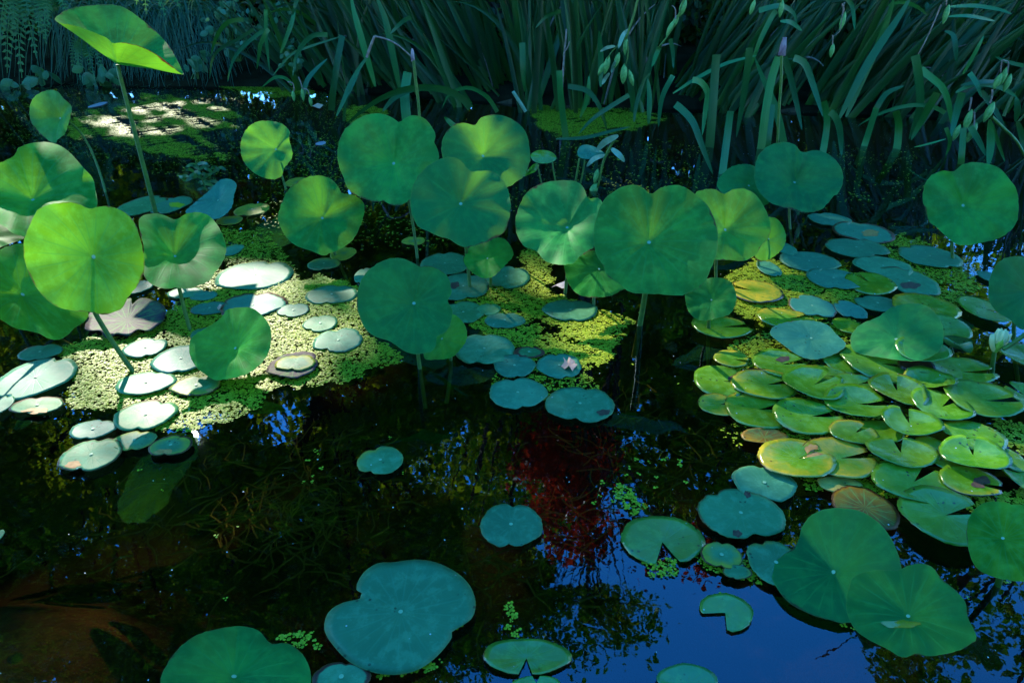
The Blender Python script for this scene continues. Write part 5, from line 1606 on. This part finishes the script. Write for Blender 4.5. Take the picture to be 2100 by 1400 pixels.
def inside(px, py, poly):
    res = np.zeros(px.shape, bool)
    n = len(poly)
    for i in range(n):
        x0, y0 = poly[i]
        x1, y1 = poly[(i + 1) % n]
        c = ((y0 > py) != (y1 > py)) & (px < (x1 - x0) * (py - y0) / (y1 - y0 + 1e-9) + x0)
        res ^= c
    return res


def wob(x, y, f, s):
    return (np.sin(x * f + s) * np.cos(y * f * 1.1 + 2 * s) + 0.6 * np.sin(x * f * 2.3 + y * f * 1.7 + 3 * s) + 0.4 * np.cos(x * f * 4.9 - y * f * 5.3 + s)) / 2


def scatter(poly, cover, edge=18, gap=0.0, r=0.0042):
    P = np.array(poly, float)
    gx_, gy_ = np_ground(P[:, 0], P[:, 1])
    x0, x1, y0, y1 = gx_.min() - .1, gx_.max() + .1, gy_.min() - .1, gy_.max() + .1
    n = int(cover * (x1 - x0) * (y1 - y0) / (math.pi * r * r))
    x = RNG.uniform(x0, x1, n)
    y = RNG.uniform(y0, y1, n)
    px, py = np_project(x, y)
    jx = px + edge * wob(x, y, 14, 1.0) + edge * 0.5 * wob(x, y, 41, 2.0) + RNG.normal(0, edge * 0.18, n)
    jy = py + edge * 0.5 * wob(x, y, 13, 4.0) + edge * 0.3 * wob(x, y, 37, 5.0) + RNG.normal(0, edge * 0.10, n)
    ok = inside(jx, jy, poly)
    if gap > 0:
        ok &= (wob(x, y, 9, 7.0) + 0.5 * wob(x, y, 26, 8.0)) > (gap * 2 - 1.2)
    return x[ok], y[ok]


PATCH = [
    ([(120, 715), (200, 688), (260, 690), (330, 640), (400, 610), (450, 590), (560, 580), (650, 570), (735, 590), (745, 680), (830, 728), (835, 745), (760, 760),
      (700, 785), (640, 795), (580, 790), (545, 825), (480, 860), (400, 885), (330, 885), (220, 845), (140, 835), (150, 760)], 1.35, 16, 0.16),
    ([(300, 580), (470, 470), (560, 480), (600, 560), (730, 590), (640, 610), (450, 600)], 0.7, 20, 0.35),
    ([(940, 590), (1060, 560), (1090, 500), (1130, 540), (1130, 600), (1230, 635), (1295, 660), (1285, 685), (1250, 690), (1255, 735), (1185, 745), (1100, 720), (1000, 690), (930, 650)], 1.25, 16, 0.20),
    ([(1180, 680), (1270, 690), (1250, 740), (1200, 760), (1240, 800), (1180, 830), (1000, 800), (1010, 770), (1120, 720)], 0.55, 10, 0.40),
    ([(1490, 560), (1560, 530), (1640, 545), (1760, 560), (1780, 600), (1700, 650), (1600, 690), (1510, 650)], 1.3, 16, 0.18),
    ([(1800, 500), (1860, 480), (1960, 540), (2010, 590), (1960, 640), (1880, 600), (1830, 560)], 0.9, 12, 0.30),
    ([(1920, 640), (1990, 660), (2000, 690), (1940, 680)], 0.5, 12, 0.4),
    ([(150, 235), (240, 225), (300, 195), (400, 205), (490, 230), (480, 262), (400, 270), (440, 300), (470, 330), (330, 320), (250, 290), (140, 282)], 0.95, 16, 0.50),
    ([(430, 160), (600, 170), (650, 190), (560, 200), (450, 180)], 0.9, 8, 0.25),
    ([(700, 225), (760, 215), (800, 235), (720, 260)], 0.9, 8, 0.3),
    ([(1080, 215), (1180, 215), (1300, 225), (1370, 245), (1290, 270), (1190, 290), (1110, 270)], 1.0, 12, 0.32),
    ([(1500, 700), (1560, 690), (1610, 720), (1560, 750), (1500, 790), (1470, 750)], 1.2, 14, 0.15),
    ([(1560, 680), (1620, 660), (1760, 660), (1760, 740), (1680, 760), (1600, 740)], 0.6, 14, 0.3),
    ([(1640, 965), (1720, 960), (1790, 930), (1830, 960), (1840, 1020), (1760, 1025), (1690, 1005), (1660, 1010)], 1.4, 10, 0.08),
    ([(1700, 1020), (1780, 1030), (1850, 1080), (1800, 1070)], 0.7, 10, 0.2),
    ([(1960, 1000), (2040, 1020), (2120, 1000), (2120, 1060), (1990, 1050), (1940, 1020)], 1.4, 10, 0.08),
    ([(2040, 860), (2120, 870), (2120, 940), (2060, 910)], 1.2, 10, 0.15),
    ([(1560, 880), (1640, 870), (1760, 860), (1850, 850), (1860, 900), (1700, 910), (1600, 905)], 0.7, 12, 0.25),
    ([(1620, 800), (1720, 790), (1800, 840), (1760, 870), (1640, 830)], 0.6, 12, 0.3),
    ([(970, 1230), (980, 1240), (930, 1310), (900, 1360), (880, 1380), (770, 1392), (770, 1375), (860, 1370), (920, 1300)], 0.85, 10, 0.30),
    ([(1030, 1240), (1050, 1240), (1062, 1310), (1040, 1300)], 0.9, 8, 0.25),
    ([(555, 1308), (640, 1295), (650, 1330), (600, 1325)], 0.8, 10, 0.3),
    ([(1265, 995), (1285, 995), (1320, 1045), (1300, 1060), (1270, 1030)], 0.9, 10, 0.25),
    ([(1320, 1150), (1385, 1150), (1390, 1180), (1330, 1180)], 1.0, 8, 0.1),
    ([(1430, 1140), (1520, 1150), (1600, 1190), (1560, 1200), (1480, 1180), (1430, 1160)], 1.0, 10, 0.2),
    ([(1600, 1170), (1740, 1280), (1780, 1300), (1730, 1285), (1620, 1240)], 0.5, 8, 0.4),
    ([(600, 1000), (640, 900), (700, 960)], 0.06, 20, 0.0),
    ([(0, 180), (700, 190), (700, 420), (0, 300)], 0.035, 20, 0.3),
    ([(640, 280), (1100, 400), (900, 520), (480, 480)], 0.05, 20, 0.35),
    ([(1100, 280), (1450, 300), (1460, 400), (1100, 420)], 0.035, 20, 0.35),
    ([(1700, 300), (1900, 310), (1880, 420), (1720, 420)], 0.025, 20, 0.3),
    ([(1290, 930), (1400, 930), (1400, 1000), (1200, 1050)], 0.05, 20, 0.3),
    ([(1900, 1190), (2090, 1190), (2090, 1230), (1950, 1230)], 0.05, 20, 0.3),
    ([(1480, 880), (1560, 850), (1640, 900), (1500, 920)], 0.25, 15, 0.3),
]
xs, ys = [], []
for poly, cov, edge, gap in PATCH:
    a, b = scatter(poly, cov, edge, gap)
    xs.append(a)
    ys.append(b)
# a thin scatter over the whole pond
n = 900
a = RNG.uniform(-3.5, 4, n)
b = RNG.uniform(0.8, 6.0, n)
ok = wob(a, b, 5, 2.0) > 0.15
xs.append(a[ok])
ys.append(b[ok])
X = np.concatenate(xs)
Y = np.concatenate(ys)
n = len(X)
Rr = RNG.uniform(0.0026, 0.0052, n)
# every plantlet is two or three round fronds
fr_n = RNG.integers(2, 4, n)
cen, rad = [], []
ang0 = RNG.uniform(0, 6.28, n)
for k in range(3):
    m = fr_n > k
    an = ang0[m] + k * 2.2
    cen.append(np.stack([X[m] + np.cos(an) * Rr[m] * 0.85, Y[m] + np.sin(an) * Rr[m] * 0.85, RNG.uniform(0.0015, 0.006, m.sum())], 1))
    rad.append(Rr[m] * RNG.uniform(0.6, 1.0, m.sum()) * 0.85)
cen = np.concatenate(cen)
rad = np.concatenate(rad)
K = 6
ang = np.arange(K) * 2 * math.pi / K
off = np.stack([np.cos(ang), np.sin(ang), np.zeros(K)], 1)
tilt = RNG.normal(0, 0.10, (len(cen), 2))
V = cen[:, None, :] + rad[:, None, None] * off[None]
V[:, :, 2] += rad[:, None] * (tilt[:, 0:1] * np.cos(ang)[None] + tilt[:, 1:2] * np.sin(ang)[None])
V[:, :, 2] = np.maximum(V[:, :, 2], 0.001)
nf = len(cen)
me = bpy.data.meshes.new('duckweed')
me.vertices.add(nf * K)
me.vertices.foreach_set('co', V.reshape(-1))
me.loops.add(nf * K)
me.loops.foreach_set('vertex_index', np.arange(nf * K, dtype=np.int32))
me.polygons.add(nf)
me.polygons.foreach_set('loop_start', np.arange(0, nf * K, K, dtype=np.int32))
me.update(calc_edges=True)
me.validate()
me.materials.append(M['duckweed'])
dw = bpy.data.objects.new('duckweed', me)
COL.objects.link(dw)
tag(dw, 'carpet of tiny yellow-green duckweed floating between the pads', 'duckweed', kind='stuff')
print('duckweed fronds', nf)

# specks of seed and pollen on the surface
RD = random.Random(8)
v, f = [], []
for i in range(1500):
    x, y = RD.uniform(-3.5, 3.5), RD.uniform(0.75, 5.5)
    s = RD.uniform(0.0012, 0.0030)
    a = RD.uniform(0, 6.28)
    dx, dy = math.cos(a) * s, math.sin(a) * s
    e = RD.uniform(0.3, 1.0)
    b = len(v)
    v += [(x - dx, y - dy, 0.0015), (x + dy * e, y - dx * e, 0.002), (x + dx, y + dy, 0.0015), (x - dy * e, y + dx * e, 0.003)]
    f.append((b, b + 1, b + 2, b + 3))
tag(mesh_obj('floating_debris', v, f, M['debris'], smooth=False), 'pale specks of seed and pollen drifting on the dark water', 'debris', kind='stuff')

# fine weed just under the surface
items = []
for (cx, cy, sx, sy, cnt) in ((600, 1000, 100, 70, 120), (520, 1070, 80, 40, 30), (1330, 395, 160, 30, 120), (1150, 1090, 120, 60, 60), (240, 1040, 90, 60, 12), (1300, 900, 160, 80, 90)):
    for i in range(cnt):
        g = ground(RD.gauss(cx, sx), RD.gauss(cy, sy))
        a = RD.uniform(0, 6.28)
        P = []
        p = Vector((g.x, g.y, RD.uniform(-0.07, -0.008)))
        for k in range(6):
            P.append(p.copy())
            a += RD.gauss(0, 0.45)
            p += Vector((math.cos(a), math.sin(a), 0)) * 0.024
        items.append(P)
v, f = strand_mesh(items, 0.0014)
tag(mesh_obj('submerged_weed', v, f, M['weed'], smooth=False), 'tangled olive threads of weed just under the dark water', 'water weed', kind='stuff')

# ------------------------------------------------------------------ trees beyond the pond (seen mirrored in the water; they shade it)
# openings in the crowns: (pixel x, y, half width, half height, share of leaves kept) on the water
for (cx, cy, rx, ry, keep) in ((320, 760, 200, 100, 0.0), (230, 900, 130, 70, 0.0), (590, 700, 90, 60, 0.25), (500, 620, 110, 40, 0.5), (350, 240, 110, 35, 0.4),
                               (1560, 595, 95, 60, 0.0), (2070, 930, 110, 75, 0.0), (1780, 470, 60, 14, 0.05), (1330, 378, 60, 12, 0.0), (1235, 710, 55, 22, 0.05),
                               (1940, 622, 55, 14, 0.05), (1720, 560, 160, 60, 0.5), (1850, 480, 90, 30, 0.3), (1060, 610, 120, 70, 0.6), (700, 640, 120, 60, 0.35), (40, 1270, 170, 180, 0.12), (1740, 830, 330, 170, 0.56), (1640, 1000, 200, 70, 0.5)):
    g = ground(cx, cy)
    g1 = ground(cx + rx, cy)
    ga, gb = ground(cx, cy - ry), ground(cx, cy + ry)
    SUNNY.append((g.x, (ga.y + gb.y) / 2, abs(g1.x - g.x), abs(ga.y - gb.y) / 2, keep))
for (mx_, my_, mz_, mr_) in ((0.75, 8.4, 5.9, 0.9), (0.95, 8.5, 7.1, 0.8), (2.9, 8.4, 7.5, 0.8)):
    g = shade_point(Vector((mx_, my_, mz_)))
    SUNNY.append((g.x, g.y, mr_, mr_ * 1.3, 0.12))
SKY_HOLE = [(1050, 1430), (1075, 1370), (1095, 1300), (1085, 1230), (1130, 1180), (1150, 1110), (1200, 1090), (1240, 1140), (1290, 1160), (1400, 1185), (1560, 1215), (1650, 1245),
            (1740, 1285), (1785, 1335), (1800, 1430)]


def crown_filter(P, size):
    """drop leaves that would close the openings to the sun or the gap of sky above the trees"""
    keep = np.ones(len(P), bool)
    t = P[:, 2] / S.z
    gx_, gy_ = P[:, 0] - S.x * t, P[:, 1] - S.y * t
    u = RNG.random(len(P))
    for (x, y, rx, ry, share) in SUNNY:
        w = 0.12 * np.sin(gx_ * 19 + x * 7) * np.cos(gy_ * 17)
        ex = 0.05 + size * 0.55                      # room for the leaf's own width
        ins = ((gx_ - x) / (rx + ex)) ** 2 + ((gy_ - y) / (ry + ex * 1.4)) ** 2 < 1 + w
        if share > 0:        # dappled: twigs cross the opening
            pat = wob(gx_, gy_, 8.0, x * 3.0) + 0.4 * wob(gx_, gy_, 19.0, y * 2.0)
            ins &= pat < (1 - 2 * share) * 0.75 + 0.1
        keep &= ~ins
    px, py = np_project(P[:, 0], P[:, 1], -P[:, 2])
    hole = inside(px + 25 * wob(P[:, 0], P[:, 2], 2.1, 1.0), py + 25 * wob(P[:, 0], P[:, 2], 2.3, 3.0), SKY_HOLE) | ((py > 1430) & (px > 1040) & (px < 1850))
    spray = (((px - 1225) / 200) ** 2 + ((py - 1300) / 110) ** 2 < 1) & (wob(P[:, 0], P[:, 2], 3.1, 5.0) > -0.25)
    keep &= ~(hole & ~(spray & (u < 0.85)))
    return P[keep]


def leaf_cloud(P, size, rng):
    n = len(P)
    d = rng.normal(size=(n, 3))
    d /= np.linalg.norm(d, axis=1)[:, None]
    e = rng.normal(size=(n, 3))
    e -= d * (d * e).sum(1)[:, None]
    e /= np.linalg.norm(e, axis=1)[:, None]
    nn = np.cross(d, e)
    s = size * rng.uniform(0.6, 1.3, n)[:, None]
    V = np.stack([P - d * s, P + e * s * 0.62 + nn * s * 0.2 - d * s * 0.1, P + d * s * 1.1, P - e * s * 0.62 + nn * s * 0.2 - d * s * 0.1], 1)
    return V


def cloud_obj(name, V, mat, parent):
    n = len(V)
    me = bpy.data.meshes.new(name)
    me.vertices.add(n * 4)
    me.vertices.foreach_set('co', V.reshape(-1))
    me.loops.add(n * 4)
    me.loops.foreach_set('vertex_index', np.arange(n * 4, dtype=np.int32))
    me.polygons.add(n)
    me.polygons.foreach_set('loop_start', np.arange(0, n * 4, 4, dtype=np.int32))
    me.update(calc_edges=True)
    me.validate()
    me.materials.append(M[mat])
    o = bpy.data.objects.new(name, me)
    COL.objects.link(o)
    o.parent = parent
    if parent is not None:
        o.matrix_parent_inverse = parent.matrix_basis.inverted()
    return o


def tree(label, base, lobes, mat, size, clusters, per, trunk_r=0.22, crad=0.75, name='tree', group='trees beyond the pond', cat='tree', fil=True):
    """lobes: (x, y, z, rx, ry, rz) ellipsoids of foliage"""
    b = Vector((base[0], base[1], bed_z(base[0], base[1]) - 0.05))
    root = tag(empty(name, b), label, cat, group)
    cs = []
    tv = np.array([l[3] * l[4] * l[5] for l in lobes])
    for l, k in zip(lobes, np.maximum(1, (clusters * tv / tv.sum()).astype(int))):
        d = RNG.normal(size=(k, 3))
        d /= np.linalg.norm(d, axis=1)[:, None]
        r = RNG.uniform(0.15, 1.0, k) ** 0.45
        cs.append(np.array(l[:3])[None] + d * r[:, None] * np.array(l[3:])[None])
    cs = np.concatenate(cs)
    cs = cs[cs[:, 2] > 0.25]
    P = np.repeat(cs, per, axis=0)
    P = P + RNG.normal(0, crad * 0.5, P.shape) * np.array([1, 1, 0.7])[None]
    P = P[P[:, 2] > 0.15]
    if fil:
        P = crown_filter(P, size)
    cloud_obj('crown', leaf_cloud(P, size, RNG), mat, root)
    top = Vector(cs.mean(axis=0))
    pts = [b + (top - b) * (i / 6) + Vector((0.10 * math.sin(i * 1.3), 0.10 * math.cos(i * 1.7), 0)) for i in range(7)]
    V_, F_ = tube_geo(pts, [trunk_r * (1 - 0.11 * i) for i in range(7)], 9)
    for c in cs[:: max(1, len(cs) // 26)]:
        e = Vector(c)
        s0 = pts[2 + int(RNG.integers(0, 4))]
        mid = (s0 + e) / 2 + Vector((0, 0, 0.2))
        vv, ff = tube_geo([s0, mid, e], [trunk_r * 0.28, trunk_r * 0.18, trunk_r * 0.05], 5, len(V_))
        V_ += vv
        F_ += ff
    mesh_obj('trunk', V_, F_, M['bark'], root)
    return root


tree('tall leafy tree beyond the left bank, mirrored in the lower left water', (-8.5, 12.5), [(-8.5, 12, 9.5, 4.2, 3.5, 8.5), (-6.5, 10.5, 3.5, 3, 2, 2.6)], 'tree_leaf', 0.10, 330, 170)
tree('broad leafy tree beyond the grass, mirrored left of the middle water', (-3.8, 12.0), [(-3.8, 12, 9.5, 3.9, 3.2, 8.5), (-2.6, 10.2, 4.0, 2.6, 1.8, 2.6)], 'tree_leaf', 0.10, 330, 170)
tree('leafy tree behind the irises, mirrored in the middle water', (0.6, 12.2), [(0.4, 12.2, 6.0, 3.4, 2.8, 4.6), (0.8, 10.6, 3.0, 2.8, 1.6, 2.0), (-0.9, 11, 11.5, 1.8, 1.5, 3.5)], 'tree_leaf', 0.09, 180, 190)
tree('leafy tree behind the irises at right, mirrored below the lily pads', (5.2, 11.5), [(5.0, 11.5, 6.0, 3.2, 2.8, 4.6), (4.2, 9.6, 3.0, 2.6, 1.6, 2.2)], 'tree_leaf', 0.105, 120, 180)
tree('tall dark tree to the right, mirrored in the lower right corner', (9.0, 9.0), [(9.2, 8.6, 8.5, 3.2, 3.4, 7.5)], 'tree_leaf', 0.09, 120, 180)
tree('far leafy tree closing the gap behind the left trees', (-12.5, 18.0), [(-12.5, 18, 5, 5.5, 3.0, 4.5), (-6.0, 18.5, 5, 5.0, 3.0, 4.5)], 'tree_leaf', 0.11, 130, 170)
tree('far tall tree seen mirrored above the middle trees', (-3, 27.0), [(-1.5, 27, 13, 7, 4, 14)], 'tree_leaf', 0.16, 240, 130, crad=1.3)
tree('far tall tree seen mirrored behind the right trees', (12, 24.0), [(12, 24, 11, 9, 4, 11.5)], 'tree_leaf', 0.16, 200, 130, crad=1.3)
tree('far tall tree at the left, mirrored in the brown shallows', (-25, 22.0), [(-25, 22, 12, 7, 4, 12)], 'tree_leaf', 0.16, 170, 130, crad=1.3)
tree('leafy tree beyond the fern, mirrored at the lower left edge', (-13, 10.0), [(-13, 10, 8.5, 3.6, 3.2, 8)], 'tree_leaf', 0.11, 240, 170)
for x_, y_, lab_ in ((-7.5, -6.5, 'left'), (-0.5, -8.0, 'middle'), (7.0, -6.5, 'right')):  # unseen trees, added behind the camera to cut low skylight on the irises
    tree(lab_ + ' one of the unseen trees added behind the viewer to block low skylight', (x_, y_), [(x_, y_, 2.5, 4.2, 2.0, 2.4)], 'tree_leaf', 0.13, 110, 110, name='unseen_blocker_tree',
         group='unseen trees added to block skylight', fil=False)
tree('far tall tree whose top is mirrored between the left pads and the brown shallows', (-14, 27.0), [(-14, 27, 26, 9, 3, 6), (-4, 27, 27, 6, 3, 5)], 'tree_leaf', 0.17, 170, 130, crad=1.3)
tree('slender tree whose top sprays are mirrored dark in the blue sky patch', (1.9, 10.2), [(1.7, 10.2, 11.3, 1.5, 0.8, 1.5), (0.9, 10.2, 10.6, 1.0, 0.6, 1.4)], 'tree_leaf', 0.075, 60, 75,
     trunk_r=0.07, crad=0.45)
tree('red-leaved maple behind the irises, mirrored red in the middle water', (0.9, 9.0),
     [(0.75, 8.4, 5.9, 0.75, 0.7, 1.0), (0.95, 8.5, 7.1, 0.55, 0.6, 0.8), (2.9, 8.4, 7.5, 0.8, 0.5, 0.35), (1.6, 8.4, 7.2, 0.5, 0.4, 0.35), (0.5, 8.5, 5.0, 0.5, 0.4, 0.5)],
     'maple_leaf', 0.055, 60, 85, trunk_r=0.08, crad=0.34, name='maple_tree', group=None, fil=False)
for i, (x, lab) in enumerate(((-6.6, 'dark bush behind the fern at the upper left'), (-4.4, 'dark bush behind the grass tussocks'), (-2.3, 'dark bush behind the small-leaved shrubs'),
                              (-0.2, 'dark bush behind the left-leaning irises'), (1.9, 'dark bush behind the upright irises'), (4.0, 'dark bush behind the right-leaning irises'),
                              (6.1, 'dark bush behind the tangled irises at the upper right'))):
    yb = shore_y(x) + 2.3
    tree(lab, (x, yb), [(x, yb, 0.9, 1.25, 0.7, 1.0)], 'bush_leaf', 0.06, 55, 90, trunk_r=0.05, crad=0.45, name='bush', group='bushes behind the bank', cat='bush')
